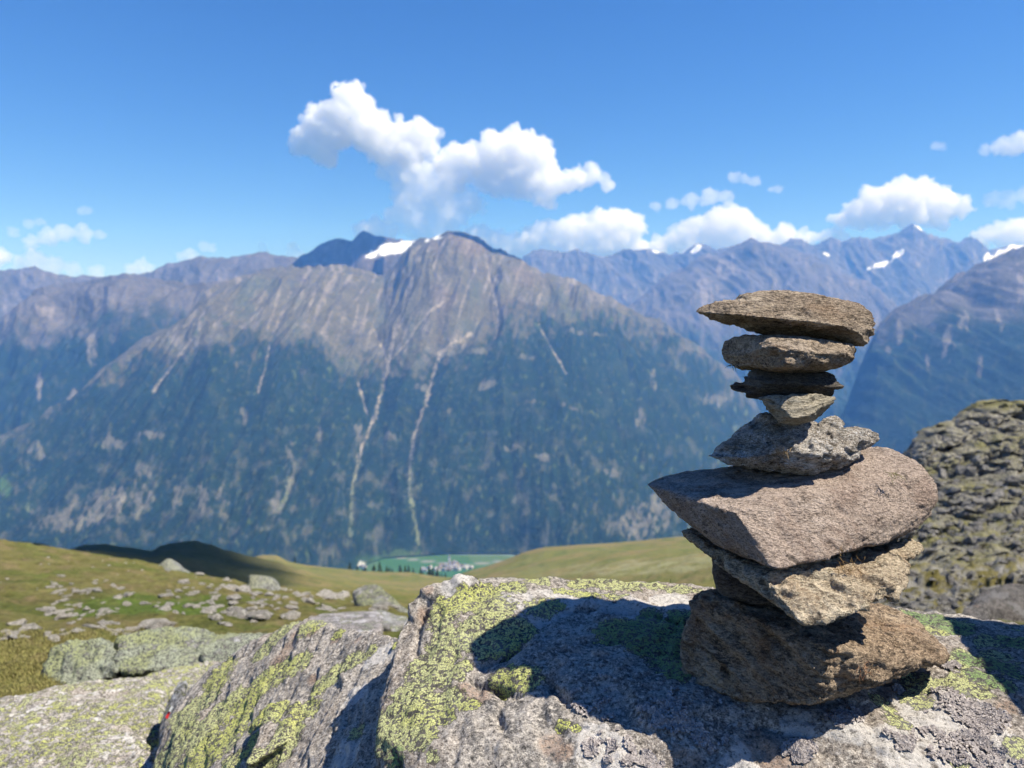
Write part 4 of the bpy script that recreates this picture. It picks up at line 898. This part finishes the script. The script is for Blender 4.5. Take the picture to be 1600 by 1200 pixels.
clusters = [ # px, py, spread x, spread y, count, size px lo, hi
 (140, 925, 30, 10, 26, 5, 13), (90, 960, 18, 12, 20, 6, 16), (40, 990, 36, 9, 20, 8, 20), (150, 955, 26, 8, 12, 5, 14), (160, 985, 45, 8, 14, 8, 20), (105, 940, 14, 8, 8, 5, 10),
 (240, 945, 60, 14, 16, 4, 10), (290, 925, 34, 8, 14, 5, 12), (340, 915, 30, 6, 14, 5, 14), (290, 950, 40, 10, 12, 7, 16), (350, 950, 34, 12, 20, 8, 22), (420, 945, 40, 10, 18, 6, 18), (470, 930, 40, 8, 18, 6, 15),
 (400, 972, 40, 8, 9, 10, 22), (520, 935, 30, 8, 14, 6, 18), (215, 985, 25, 8, 6, 12, 26), (120, 880, 110, 22, 40, 2, 5), (540, 950, 26, 6, 8, 8, 18), (610, 950, 20, 12, 8, 6, 14), (460, 955, 30, 8, 10, 6, 14)]
nrock = 0
spots = ['far left patch of stones on the bare slope', 'cluster left of the green hollow', 'band of slabs at the left edge', 'gap between the two left stone patches', 'row just above the lichened boulders', 'upper rim of the left stone cluster', 'green hollow in the middle of the meadow', 'slope below the pyramid rock', 'strip between the pyramid rock and the square boulder', 'lower side of the green hollow', 'stony ground left of the slanting boulder top', 'stony ground below the square boulder', 'meadow edge right of the square boulder', 'foot of the square boulder slope near the slanting boulder', 'rise in front of the middle hill', 'grass above the broad jagged boulder', 'bare upper grass slope', 'ground beside the flat grey slab', 'ground beside the lichened ridge', 'dip behind the slanting boulder']
for ci, (cx, cy, sx, sy, n, lo, hi) in enumerate(clusters):
    for k in range(n):
        px, py = cx+r_.normal()*sx, cy+r_.normal()*sy
        if px < -40 or py > 1012: continue
        p, nn = hit(px, py)
        if p is None or p[1] > 60: continue
        w_ = (lo+(hi-lo)*r_.random()**2.2)*0.8*p[1]/F
        lab, grp = ('pale grey rock on the '+spots[ci], 'pale rocks on the '+spots[ci]) if hi > 5 else ('tiny pale stone on the bare left grass slope', 'tiny stones on the grass slope')
        put(protos[r_.integers(9)], 'rock', p, nn, w_*r_.uniform(0.7, 1.1), r_.uniform(1.0, 2.0), r_.uniform(-1.6, 1.6), lab, 'rock', grp, 0.12, r_.uniform(0.45, 1.0)); nrock += 1
def one_rock(label, lobes, seed, vox, mat, a=2.0, sm=3, foot=True):
    W = [PL(L) for L in lobes]
    for L in W:                                     # root the rock in the ground
        c = np.mean(L, 0); L += [np.array([c[0]+(q[0]-c[0])*0.75, c[1]+(q[1]-c[1])*0.75, q[2]-0.035*c[1]]) for q in L]
    V, Q = carve(W, vox, sm); N = normals(V, Q); S = vox/0.01
    V = V+N*(0.010*S*a*fbm(V/(0.5*S)*2, 4, seed)+0.006*S*a*ridged(V/(0.22*S), 3, seed+5))[:, None]
    o = make_mesh('rock', V, Q, mat, origin=V.mean(0)); tag(o, label, 'rock'); return o
M_shade = lichen_rock_mat('shade_tinted_rock', False, 0.3, 0.15, (0.42, 0.40, 0.38), ycol=(0.2, 0.2, 0.1))  # grey rock tinted dark to stand in for shade
M_r3 = lichen_rock_mat('pale_meadow_rock', False, 0.12, 0.75, (1.3, 1.28, 1.2), ycol=(0.47, 0.48, 0.32))
one_rock('low pyramid shaped pale rock in front of the shaded hill', [[(228, 905, 27), (238, 893, 27.5), (262, 872, 28), (275, 878, 28), (290, 893, 27), (312, 906, 26.5), (262, 908, 26), (262, 895, 26.5), (235, 915, 28), (310, 915, 28), (265, 915, 30)]], 1, 0.06, M_r3, 1.2)
one_rock('square pale boulder with a dark left side standing in the meadow', [[(387, 902, 21.8), (390, 898, 21.5), (412, 899, 21.5), (428, 906, 21.4), (438, 917, 21.4), (437, 930, 21.3), (388, 930, 21.0), (410, 933, 20.9), (393, 902, 23), (430, 906, 23), (393, 940, 23), (436, 940, 23), (390, 940, 21)]], 2, 0.04, M_r3, 0.8)
one_rock('long lichened rock ridge sloping down to the right behind the boulders', [[(552, 925, 9.5), (572, 915, 9.6), (590, 918, 9.4), (610, 932, 9), (635, 955, 8.5), (650, 975, 8), (620, 990, 8), (590, 975, 8.4), (560, 945, 9), (600, 960, 10.5), (640, 985, 9.5), (560, 950, 10.5)]], 3, 0.03, lichen_rock_mat('ridge_rock', False, 0.25, 0.55, (1.1, 1.08, 1.02), ycol=(0.46, 0.48, 0.24)), 1.6)
one_rock('flat grey slab with a yellow lichened top in the grass behind the left boulder', [[(478, 966, 5.6), (500, 958, 5.9), (560, 956, 6.0), (596, 958, 5.8), (600, 966, 5.4), (597, 986, 5.0), (560, 992, 4.9), (490, 985, 5.1), (478, 975, 5.2), (520, 1000, 5.5), (590, 1000, 5.6)]], 4, 0.02, lichen_rock_mat('slab_rock', False, 0.4, 0.35, (1.15, 1.1, 1.1), ycol=(0.46, 0.48, 0.24)), 1.0)
one_rock('brown edged slab in the grass next to the flat grey slab', [[(560, 960, 6.3), (600, 950, 6.4), (640, 962, 6.2), (640, 975, 5.9), (615, 985, 5.7), (570, 975, 6.0), (600, 985, 6.4)]], 5, 0.025, M_lich2, 1.5)
one_rock('rounded grey boulder at the right edge behind the shaded lichen', [[(1512, 960, 7.5), (1520, 935, 7.6), (1545, 922, 7.7), (1590, 912, 7.8), (1640, 915, 7.8), (1650, 960, 7.4), (1600, 990, 7.2), (1540, 990, 7.2), (1560, 940, 8.6), (1640, 950, 8.6), (1530, 950, 7.3)]], 6, 0.03, M_shade, 1.8)
one_rock('small rock coloured dark as if shaded, just left of the rounded grey one', [[(1500, 975, 6.8), (1505, 952, 6.9), (1525, 945, 7.0), (1545, 955, 6.9), (1548, 985, 6.6), (1515, 990, 6.6), (1525, 960, 7.6), (1520, 1000, 7.0)]], 7, 0.02, M_shade, 1.5)
# scree blocks on the right slope
cand = []
while len(cand) < 4200:
    px = r_.uniform(1360, 1640)
    py = r_.uniform(690, 960)
    if 868 < py < 925 and r_.random() < 0.8: continue
    if py < 770 and r_.random() < 0.6: continue
    p, nn = hit(px, py, out_bvh); q, n2 = hit(px, py)
    if p is None or (q is not None and q[1] < p[1]): p, nn = q, n2
    if p is None: continue
    dn = fbm(np.array([[px/38, py/16, 0.5]]), 3, 77)[0]
    if dn < -0.12: continue
    cand.append((p, nn, (r_.pareto(2.2)+0.6)*3.8*p[1]/F*0.5))
cand.sort(key=lambda c: -c[2]/c[0][1])
for (p, nn, r) in cand[:240]:
    r = min(r, 11*p[1]/F)
    put(protos2[r_.integers(7)], 'block', p, nn, r, r_.uniform(0.9, 1.5), r_.uniform(0, 6.28), 'grey angular block lying on the scree slope at the right', 'rock', 'grey blocks of the scree slope', 0.2)
vs, fs, n = [], [], 0
base = [chunk(980+k, 9, 0.65, 0) for k in range(5)]
for (p, nn, r) in cand[240:]:
    v, f = base[r_.integers(5)]; a = r_.uniform(0, 6.28); ca, sa = math.cos(a), math.sin(a)
    q = v@np.array([[ca, sa, 0], [-sa, ca, 0], [0, 0, 1]])*r*np.array([r_.uniform(0.9, 1.5), 1, 1])+p
    vs.append(q); fs.append(f+n); n += len(v)
tag(make_mesh('scree', np.concatenate(vs), np.concatenate(fs), M_scree, smooth=False), 'small loose stones covering the slope at the right', kind='stuff')

# ---------------------------------------------------------------- grass
def grass_mat(name, a, b):
    t = NT(name); co = t.n('TexCoord').outputs['Object']
    rnd = t.n('Attribute', attribute_name='rnd').outputs['Fac']
    return t.finish(t.mix(rnd, a, b), 0.7, None, 0.2)
def grass_field(n, sampler, h0, h1, mat, label, seed, blades=3):
    r = np.random.default_rng(seed); vs, fs, at, k = [], [], [], 0
    for i in range(n):
        p = sampler(r)
        if p is None: continue
        c = r.random()
        for b in range(blades):
            q = p+np.array([r.normal()*0.02, r.normal()*0.02, 0])*(p[1]**0.5)*0.6; h = r.uniform(h0, h1); a = r.uniform(0, 6.28); w_ = 0.0013*max(1, p[1]/3)
            le = np.array([math.cos(a), math.sin(a), 0]); dx = np.array([-math.sin(a), math.cos(a), 0])*w_
            m = q+le*h*0.15+np.array([0, 0, h*0.6]); tp = q+le*h*r.uniform(0.3, 0.7)+np.array([0, 0, h])
            vs += [q-dx, q+dx, m+dx*0.8, m-dx*0.8, tp, tp]; fs += [[k, k+1, k+2, k+3], [k+3, k+2, k+4, k+5]]; at += [c]*6; k += 6
    o = make_mesh('grass', vs, fs, mat, {'rnd': np.array(at)})
    return tag(o, label, kind='stuff')
def s1(r):
    px, py = r.uniform(-60, 260), r.uniform(985, 1100)
    p, n = hit(px, py); return p
def s2(r):
    px, py = r.uniform(-60, 700), r.uniform(900, 1000)
    p, n = hit(px, py)
    return p if p is not None and p[1] < 11 else None
M_gr = grass_mat('meadow_grass', (0.19, 0.19, 0.055), (0.26, 0.22, 0.085))
grass_field(9000, s1, 0.006, 0.016, M_gr, 'short tufted grass beside the lichened boulders', 5)
#grass_field(5000, s2, 0.012, 0.03, M_gr, 'short grass among the meadow rocks', 6)
gm = simple_mat('green_stalk', (0.10, 0.13, 0.03))
def tube(name, pts, r0, r1, mat, seg=6):
    pts = np.array(pts, float); V, Fq = [], []
    for i, p in enumerate(pts):
        tdir = pts[min(i+1, len(pts)-1)]-pts[max(i-1, 0)]; tdir /= np.linalg.norm(tdir)
        a = np.cross(tdir, [0.3, 0.9, 0.1]); a /= np.linalg.norm(a); b = np.cross(tdir, a); r = r0+(r1-r0)*i/(len(pts)-1)
        for k in range(seg):
            an = 2*math.pi*k/seg; V.append(p+r*(a*math.cos(an)+b*math.sin(an)))
    for i in range(len(pts)-1):
        for k in range(seg): Fq.append([i*seg+k, i*seg+(k+1) % seg, (i+1)*seg+(k+1) % seg, (i+1)*seg+k])
    return make_mesh(name, V, Fq, mat, origin=pts[0])
st = tube('grass_stalk', [P(1046, 960, 1.62), P(1046, 930, 1.62), P(1047, 917, 1.62), P(1047.5, 905, 1.62)], 0.0012, 0.0006, gm)
tag(st, 'single green grass stalk sticking up behind the crest of the cairn boulder', 'grass')
# rootlets and dry shreds hanging on the stones
mroot = simple_mat('dry_root', (0.34, 0.17, 0.09)); mstraw = simple_mat('dry_straw', (0.52, 0.46, 0.27)); mdark = simple_mat('dark_root', (0.03, 0.025, 0.02))
def shreds(px, py, d, n, spread, ln, mat, seed, droop=1.0):
    r = np.random.default_rng(seed); out = []
    V, Fq, k = [], [], 0
    for i in range(n):
        p = P(px+r.normal()*spread, py+r.normal()*spread*0.6, d); a = r.normal(size=3)*np.array([1, 0.4, 0.7]); a /= np.linalg.norm(a)
        pts = [p]
        for s in range(5):
            a = a+r.normal(size=3)*0.45+np.array([0, 0, -0.25*droop]); a /= np.linalg.norm(a); pts.append(pts[-1]+a*ln/5)
        for i2, q in enumerate(pts):
            rr = 0.0006*(1-i2/7); V += [q+np.array([rr, 0, 0]), q+np.array([-rr*0.5, -rr, rr]), q+np.array([-rr*0.5, rr, -rr])]
        for i2 in range(5):
            for e in range(3): Fq.append([k+i2*3+e, k+i2*3+(e+1) % 3, k+i2*3+3+(e+1) % 3, k+i2*3+3+e])
        k += 18
    return make_mesh('rootlets', V, Fq, mat, origin=P(px, py, d))
tag(shreds(1350, 1042, 0.928, 16, 7, 0.020, mroot, 1), 'reddish dry rootlets hanging from the lower edge of the base stone', 'rootlets')
tag(shreds(1397, 742, 1.035, 14, 5, 0.014, mstraw, 2, 0.3), 'straw coloured dry shreds stuck on the slate block', 'rootlets')
tag(shreds(1147, 570, 1.0, 7, 3, 0.010, mdark, 3), 'tiny dark root fibres under the left end of the second stone', 'rootlets')
tag(shreds(1228, 706, 0.925, 10, 4, 0.010, simple_mat('tan_root', (0.35, 0.25, 0.14)), 4, 0.3), 'tan root fibres in the hollow of the lumpy grey stone', 'rootlets')
tag(shreds(1325, 880, 0.955, 26, 14, 0.012, simple_mat('brown_moss', (0.30, 0.19, 0.08)), 5, 0.1), 'brown dry moss shreds on the crumbly tan slab', 'moss')

# ---------------------------------------------------------------- red and white trail paint on a rock in the gap
red = simple_mat('red_paint', (0.60, 0.03, 0.03), 0.5, 0.1); whi = simple_mat('white_paint', (0.75, 0.75, 0.72), 0.5, 0.05)
mk = left_boulder('narrow reddish rock carrying a trail marker in the gap at the lower left', [[(250, 1130, 2.0), (262, 1105, 2.05), (278, 1070, 2.15), (292, 1062, 2.15), (282, 1110, 1.95), (262, 1150, 1.9), (248, 1160, 1.9), (290, 1100, 2.3), (260, 1160, 2.2)]], 790, 0.006, M_lich2, a=0.5, sm=3)
pm = make_mesh('paint_mark', [P(258, 1121, 1.925), P(263, 1112, 1.93), P(266, 1113, 1.93), P(262, 1124, 1.925)], [[0, 1, 2, 3]], red)
pm.parent = mk; pm.matrix_parent_inverse = mk.matrix_basis.inverted(); pm['label'] = 'red paint stroke of the trail marker'
bpy.context.view_layer.update()
pm2 = make_mesh('paint_mark', [P(263.5, 1111, 1.927), P(268, 1103, 1.93), P(270.5, 1104, 1.93), P(266.5, 1112, 1.927)], [[0, 1, 2, 3]], whi)
pm2.parent = mk; pm2.matrix_parent_inverse = mk.matrix_basis.inverted(); pm2['label'] = 'white paint stroke of the trail marker'

# ---------------------------------------------------------------- village in the valley
def house(p, w_, l, h, rz, roofm, wallm, label, tower=False):
    root = bpy.data.objects.new('church' if tower else 'house', None); COL.objects.link(root); root.location = Vector(p); root.rotation_euler = (0, 0, rz)
    tag(root, label, 'church' if tower else 'house', None if tower else 'houses of the valley village')
    a, b = w_/2, l/2; rh = w_*0.45
    V = [(-a, -b, -3), (a, -b, -3), (a, b, -3), (-a, b, -3), (-a, -b, h), (a, -b, h), (a, b, h), (-a, b, h)]
    wl_ = make_mesh('walls', V, [[0, 1, 5, 4], [1, 2, 6, 5], [2, 3, 7, 6], [3, 0, 4, 7]], wallm, smooth=False); wl_.parent = root
    e = 1.12
    V = [(-a*e, -b*e, h-0.6), (a*e, -b*e, h-0.6), (a*e, b*e, h-0.6), (-a*e, b*e, h-0.6), (0, -b*e, h+rh), (0, b*e, h+rh)]
    rf = make_mesh('roof', V, [[0, 3, 5, 4], [1, 4, 5, 2], [0, 4, 1, 1], [3, 2, 5, 5], [0, 1, 2, 3]][:2]+[[0, 1, 2, 3]], roofm, smooth=False); rf.parent = root
    for bb in (-b, b):
        g = make_mesh('gable', [(-a, bb, h-0.1), (a, bb, h-0.1), (0, bb, h+rh*0.88)], [[0, 1, 2]], wallm, smooth=False); g.parent = root
    if tower:
        t_ = 3.2
        V = [(sx*t_, b+4+sy*t_, z) for z in (-3, 24) for sx, sy in ((-1, -1), (1, -1), (1, 1), (-1, 1))]
        tw = make_mesh('tower', V, [[0, 1, 5, 4], [1, 2, 6, 5], [2, 3, 7, 6], [3, 0, 4, 7], [4, 5, 6, 7]], wallm, smooth=False); tw.parent = root
        V = [(sx*t_*1.1, b+4+sy*t_*1.1, 24) for sx, sy in ((-1, -1), (1, -1), (1, 1), (-1, 1))]+[(0, b+4, 42)]
        sp = make_mesh('spire', V, [[0, 1, 4], [1, 2, 4], [2, 3, 4], [3, 0, 4]], roofm, smooth=False); sp.parent = root
    return root
wallm = simple_mat('house_plaster', (0.50, 0.49, 0.46)); wood = simple_mat('house_wood', (0.30, 0.22, 0.16)); roofs = [simple_mat('roof_'+n, c) for n, c in (('grey', (0.22, 0.22, 0.24)), ('pale', (0.30, 0.29, 0.29)), ('brown', (0.15, 0.13, 0.115)))]
ang = -0.35
r_ = np.random.default_rng(12)
first = True
for k in range(46):
    px = r_.normal()*17+700; py = 892-abs(r_.normal())*6-(px-702)*0.05
    if k == 0: px, py = 704, 884
    if k > 40: px, py = r_.uniform(560, 572), r_.uniform(881, 888)
    p, n = hit(px, py)
    if p is None or p[1] < 2000:
        p = P(px, float(pyz(2680, VZ-6)), 2680); gz = ground_z(p[0], p[1]); p[2] = gz if gz is not None else p[2]
    if k == 0: house(p, 11, 22, 11, 0.4, roofs[0], wallm, 'white village church with a pointed spire in the valley', True)
    else:
        house(p, r_.uniform(9, 14), r_.uniform(11, 19), r_.uniform(5, 8), ang+r_.normal()*0.3+(1.57 if r_.random() < 0.4 else 0), roofs[r_.integers(3)], wallm if r_.random() < 0.75 else wood,
              'pale house of the little village on the green valley floor' if k <= 40 else 'pale farm building at the left end of the valley meadows')
# conifers along the lower edge of the middle hill
mcon = simple_mat('conifer_needles', (0.018, 0.035, 0.014), 0.9, 0.4, 0.8); mtr = simple_mat('bark', (0.06, 0.045, 0.03))
def conifer_mesh(seed):
    r = np.random.default_rng(seed); V, Fq = [], []
    for k in range(9):
        z = 0.12+k*0.095; R = (1-z)*0.24+0.02
        for j in range(11):
            a = r.uniform(0, 6.28); rr = R*r.uniform(0.7, 1.15); i = len(V)
            c, s = math.cos(a), math.sin(a)
            V += [(0, 0, z+0.10), (rr*math.cos(a-0.32), rr*math.sin(a-0.32), z-0.02*r.random()), (rr*1.15*c, rr*1.15*s, z-0.05), (rr*math.cos(a+0.32), rr*math.sin(a+0.32), z)]
            Fq.append([i, i+1, i+2, i+3])
    return V, Fq
cms = []
for k in range(3):
    V, Fq = conifer_mesh(k); o = make_mesh('crown', V, Fq, mcon, smooth=False); cms.append(o.data); bpy.data.objects.remove(o)
o = tube('trunk', [(0, 0, -0.05), (0, 0, 0.2), (0, 0, 0.95)], 0.018, 0.003, mtr); trm = o.data; bpy.data.objects.remove(o)
def conifer(x, y, h, label, group):
    z = ground_z(x, y)
    if z is None: return
    root = bpy.data.objects.new('conifer', None); COL.objects.link(root); root.location = (x, y, z); root.scale = (h, h, h); root.rotation_euler[2] = x
    tag(root, label, 'tree', group)
    for nm, me in (('trunk', trm), ('crown', cms[int(abs(x*7)) % 3])):
        c = bpy.data.objects.new(nm, me); COL.objects.link(c); c.parent = root
for k in range(80):
    px = r_.uniform(545, 700); d = r_.uniform(690, 800); p = P(px, 890, d)
    conifer(p[0], p[1], r_.uniform(9, 15)*(1.0 if 560 < px < 690 else 0.7), 'dark conifer in the tree line below the middle hill', 'conifers of the tree line')
p = P(461, 884, 655); conifer(p[0], p[1], 6.5, 'lone dark conifer standing on the skyline of the middle hill', None)
# ---------------------------------------------------------------- clouds
def cloud_mat(name, dens):
    t = NT(name)
    v = t.n('VolumePrincipled', {'Color': (1, 1, 1, 1), 'Density': dens, 'Anisotropy': 0.0, 'Absorption Color': (1, 1, 1, 1)})
    t.t.links.new(v.outputs[0], t.out.inputs[1])
    return t.m
MC = {k: cloud_mat('cloud_'+n, d) for k, n, d in (('thick', 'vapour', 0.0055), ('mid', 'thin_vapour', 0.0028), ('thin', 'wisps', 0.0018))}
def ico(sub):
    bm = bmesh.new(); bmesh.ops.create_icosphere(bm, subdivisions=sub, radius=1)
    v = np.array([x.co[:] for x in bm.verts]); f = np.array([[q.index for q in p.verts] for p in bm.faces]); bm.free(); return v, f
IV, IF = ico(2)
def cloud(label, puffs, seed, d=13600.0, kind='thick', vox=30.0, extra=9, depth=0.8, rough=1.0, pts3=None, group=None):
    r_ = np.random.default_rng(seed); S = []
    if pts3 is None:
        for (px, py, r) in puffs:
            R = 1.13*r*d/F; c = P(px, py, d); S.append((c, R))
            for _ in range(extra):
                a = r_.normal(size=3); a /= np.linalg.norm(a); a[1] *= depth; a[2] = a[2]*0.9
                S.append((c+a*R*r_.uniform(0.6, 1.0), R*r_.uniform(0.16, 0.45)))
    else: S = pts3
    vs, fs, n = [], [], 0
    for c, R in S:
        v = IV*R*np.array([1, depth, 0.92])+c; vs.append(v); fs.append(IF+n); n += len(v)
    vs = np.concatenate(vs); fs = np.concatenate(fs)
    me = bpy.data.meshes.new('t'); me.from_pydata(vs.tolist(), [], fs.tolist()); o = bpy.data.objects.new('t', me); COL.objects.link(o)
    m = o.modifiers.new('r', 'REMESH'); m.mode = 'VOXEL'; m.voxel_size = vox
    dg = bpy.context.evaluated_depsgraph_get(); dg.update(); em = o.evaluated_get(dg).to_mesh()
    V = np.empty(len(em.vertices)*3, np.float32); em.vertices.foreach_get('co', V); V = V.reshape(-1, 3).astype(float)
    Q = np.empty(len(em.loops), np.int32); em.loops.foreach_get('vertex_index', Q); Q = Q.reshape(-1, 4)
    bpy.data.objects.remove(o); bpy.data.meshes.remove(me)
    for _ in range(2): V = laplace(V, Q, 0.5)
    N = normals(V, Q)
    k = vox/55.0 if pts3 else d/18000.0
    Rm = float(np.mean([R for _, R in (S if pts3 else S[::extra+1])]))
    b = 0; a = 1.0; s = 0
    for q in range(6):
        b = b + a*(np.abs(pn(V/(Rm*1.25)*2.1**q+q*3.3, seed % 50+q))*2.2-0.55); s += a; a *= 0.62
    V += N*(b/s*0.62*rough*Rm)[:, None]
    c = make_mesh('cloud', V, Q, MC[kind], origin=V.mean(0)); tag(c, label, 'cloud', group)
    return c
G_ = 'clouds in the sky'
cloud('largest cumulus, a double heap of white cloud above the snowy peak', [(480, 215, 26), (520, 195, 38), (552, 168, 34), (548, 150, 18), (580, 205, 36), (625, 222, 34), (662, 215, 24), (500, 225, 28), (640, 235, 28), (600, 230, 30)], 1, group=G_)
cloud('broad white cumulus just right of the largest heap of cloud', [(700, 255, 26), (740, 250, 30), (775, 240, 34), (803, 225, 26), (830, 245, 34), (820, 275, 34), (770, 275, 30), (860, 285, 26), (900, 280, 20), (925, 272, 16), (850, 310, 18), (945, 283, 12), (715, 275, 22)], 2, group=G_)
cloud('hazy lower lobe of cloud rising from the summit of the massif', [(640, 275, 30), (612, 268, 20), (680, 295, 36), (650, 315, 34), (700, 325, 34), (655, 345, 30), (730, 318, 24), (690, 350, 28), (625, 335, 20), (672, 370, 20)], 3, kind='mid', group=G_)
cloud('small white cloud peeping over the snowy peak left of the summit', [(570, 362, 18), (590, 358, 18), (608, 365, 14), (580, 378, 20)], 4, group=G_)
cloud('bright cumulus bank on the ridge right of the summit', [(750, 372, 22), (775, 380, 22), (735, 368, 14), (810, 382, 20), (840, 370, 22), (870, 368, 26), (900, 362, 28), (935, 355, 28), (965, 348, 24), (985, 352, 22), (960, 375, 28), (900, 388, 26), (990, 385, 20), (850, 392, 22), (800, 392, 20), (940, 390, 24), (760, 388, 18)], 5, group=G_)
cloud('bright cumulus bank standing behind the right skyline ridges', [(1030, 385, 18), (1060, 375, 22), (1090, 360, 24), (1120, 350, 26), (1150, 345, 24), (1165, 360, 24), (1110, 380, 26), (1190, 372, 20), (1225, 368, 18), (1250, 372, 16), (1010, 392, 16), (1070, 388, 22), (1140, 382, 24), (1200, 385, 20)], 6, group=G_)
cloud('flat grey cloudlet floating above the bright bank', [(1025, 322, 8), (1050, 318, 10), (1080, 314, 12), (1110, 308, 14), (1135, 308, 12)], 7, kind='mid', vox=26, group=G_)
cloud('low white cloud touching the ridge near the blue peak', [(1270, 372, 10), (1290, 370, 12), (1315, 372, 12)], 8, vox=26, group=G_)
cloud('wide grey bottomed cumulus above the blue peak on the right', [(1315, 342, 14), (1340, 332, 22), (1365, 318, 26), (1400, 308, 28), (1435, 306, 28), (1470, 318, 26), (1500, 325, 18), (1420, 330, 28), (1380, 338, 22), (1350, 345, 16), (1460, 340, 18)], 9, group=G_)
cloud('white cumulus above the glacier near the right edge', [(1535, 372, 16), (1560, 362, 18), (1590, 362, 22), (1620, 365, 26), (1570, 378, 16)], 10, group=G_)
cloud('thin cloud cut by the right edge, highest of the right group', [(1540, 234, 10), (1565, 228, 14), (1590, 224, 18), (1620, 218, 20)], 11, kind='mid', vox=26, group=G_)
cloud('faint pale cloud under the highest one near the right edge', [(1548, 312, 12), (1575, 314, 12), (1600, 306, 12)], 12, kind='thin', vox=26, group=G_)
cloud('faint speck of cloud alone in the blue right sky', [(1462, 228, 8), (1472, 229, 7)], 13, kind='thin', vox=26, group=G_)
cloud('faint twin cloudlet above the flat grey one', [(1145, 277, 9), (1165, 280, 8), (1180, 283, 9)], 14, kind='mid', vox=26, group=G_)
cloud('tiny oval cloudlet right of the faint twin', [(1205, 296, 6), (1217, 296, 7)], 15, kind='mid', vox=24, group=G_)
cloud('pale flat cloud in the left sky', [(50, 378, 12), (75, 370, 14), (100, 364, 15), (130, 364, 13), (155, 367, 9)], 16, kind='mid', vox=26, group=G_)
cloud('thin grey puff above the pale flat cloud', [(20, 362, 9), (45, 350, 9), (62, 346, 7)], 17, kind='thin', vox=26, group=G_)
cloud('low white bank on the far left ridge', [(35, 412, 14), (55, 408, 18), (85, 415, 16), (115, 420, 12), (150, 425, 12)], 18, kind='mid', vox=26, group=G_)
cloud('bright cloud cut by the left edge above the ridge', [(-20, 405, 22), (0, 400, 14)], 19, vox=26, group=G_)
cloud('little white puff behind the left ridge', [(210, 425, 14), (228, 422, 12), (222, 410, 8)], 20, kind='mid', vox=26, group=G_)
cloud('small pale cloud over the rising left ridge', [(285, 402, 9), (298, 398, 11)], 21, kind='mid', vox=24, group=G_)
cloud('small thin cloud right of the pale one over the left ridge', [(318, 385, 9), (330, 387, 8)], 22, kind='thin', vox=24, group=G_)
cloud('slender upright wisp over the left ridge', [(410, 385, 7), (412, 396, 9)], 23, kind='thin', vox=24, group=G_)
cloud('wispy white puff beside the dark peak', [(458, 392, 10), (470, 402, 12)], 24, kind='mid', vox=24, group=G_)
cloud('tiny faint wisp high above the left ridge', [(128, 330, 8), (138, 329, 7)], 25, kind='thin', vox=24, group=G_)
# unseen clouds added above the frame to shade the dark hill and two peaks
def shade_cloud(target, h, spheres, seed, vox):
    t = (h-target[2])/SUN[2]; c = target+SUN*t
    cloud('unseen cumulus overhead, placed above the view to shade the land below', None, seed, kind='thick', vox=vox, pts3=[(c+np.array(o), R) for o, R in spheres], rough=0.5, depth=1.0, group='clouds overhead, above the view')
shade_cloud(P(500, 400, 6500), 3700.0, [((0, 0, 0), 330), ((-200, 0, 0), 260), ((190, 30, 0), 260), ((120, -150, 0), 200)], 31, 45)
shade_cloud(P(750, 384, 5480), 3700.0, [((-190, 20, 0), 80), ((-80, 10, 0), 120), ((60, 0, 0), 130), ((190, 0, 0), 110), ((300, -10, 0), 70)], 32, 26)
for nm in [o.name for o in bpy.data.objects if o.name.startswith('cloud')][-2:]: bpy.data.objects[nm].data.materials[0] = cloud_mat('shading_vapour', 0.03)
shade_cloud(np.array([-90, 205, -58.0]), 1750.0, [((x+90, y-205, 0), r) for x, y, r in ((-130, 290, 34), (-108, 250, 32), (-160, 300, 40), (-82, 175, 30), (-66, 132, 24), (-112, 215, 36), (-104, 285, 24), (-88, 225, 26), (-150, 250, 44), (-120, 180, 36), (-190, 300, 44))], 33, 9)
bpy.data.objects[[o.name for o in bpy.data.objects if o.name.startswith('cloud')][-1]].data.materials[0] = cloud_mat('dense_vapour', 0.08)

# ---------------------------------------------------------------- haze
bm = bmesh.new(); bmesh.ops.create_cube(bm, size=1)
hm = bpy.data.meshes.new('haze'); bm.to_mesh(hm); bm.free()
hz = bpy.data.objects.new('haze', hm); COL.objects.link(hz)
x0, x1, y0, y1, z0, z1 = -16000, 16000, -300, 13000, -900, 1690
hz.scale = (x1-x0, y1-y0, z1-z0); hz.location = ((x0+x1)/2, (y0+y1)/2, (z0+z1)/2)
t = NT('mountain_air')
v = t.n('VolumePrincipled', {'Color': (0.13, 0.37, 1.0, 1), 'Density': 0.8e-4, 'Anisotropy': 0.0, 'Absorption Color': (1, 1, 1, 1)})
t.t.links.new(v.outputs[0], t.out.inputs[1])
hm.materials.append(t.m)
tag(hz, 'pale blue mountain haze filling the valley', kind='stuff')
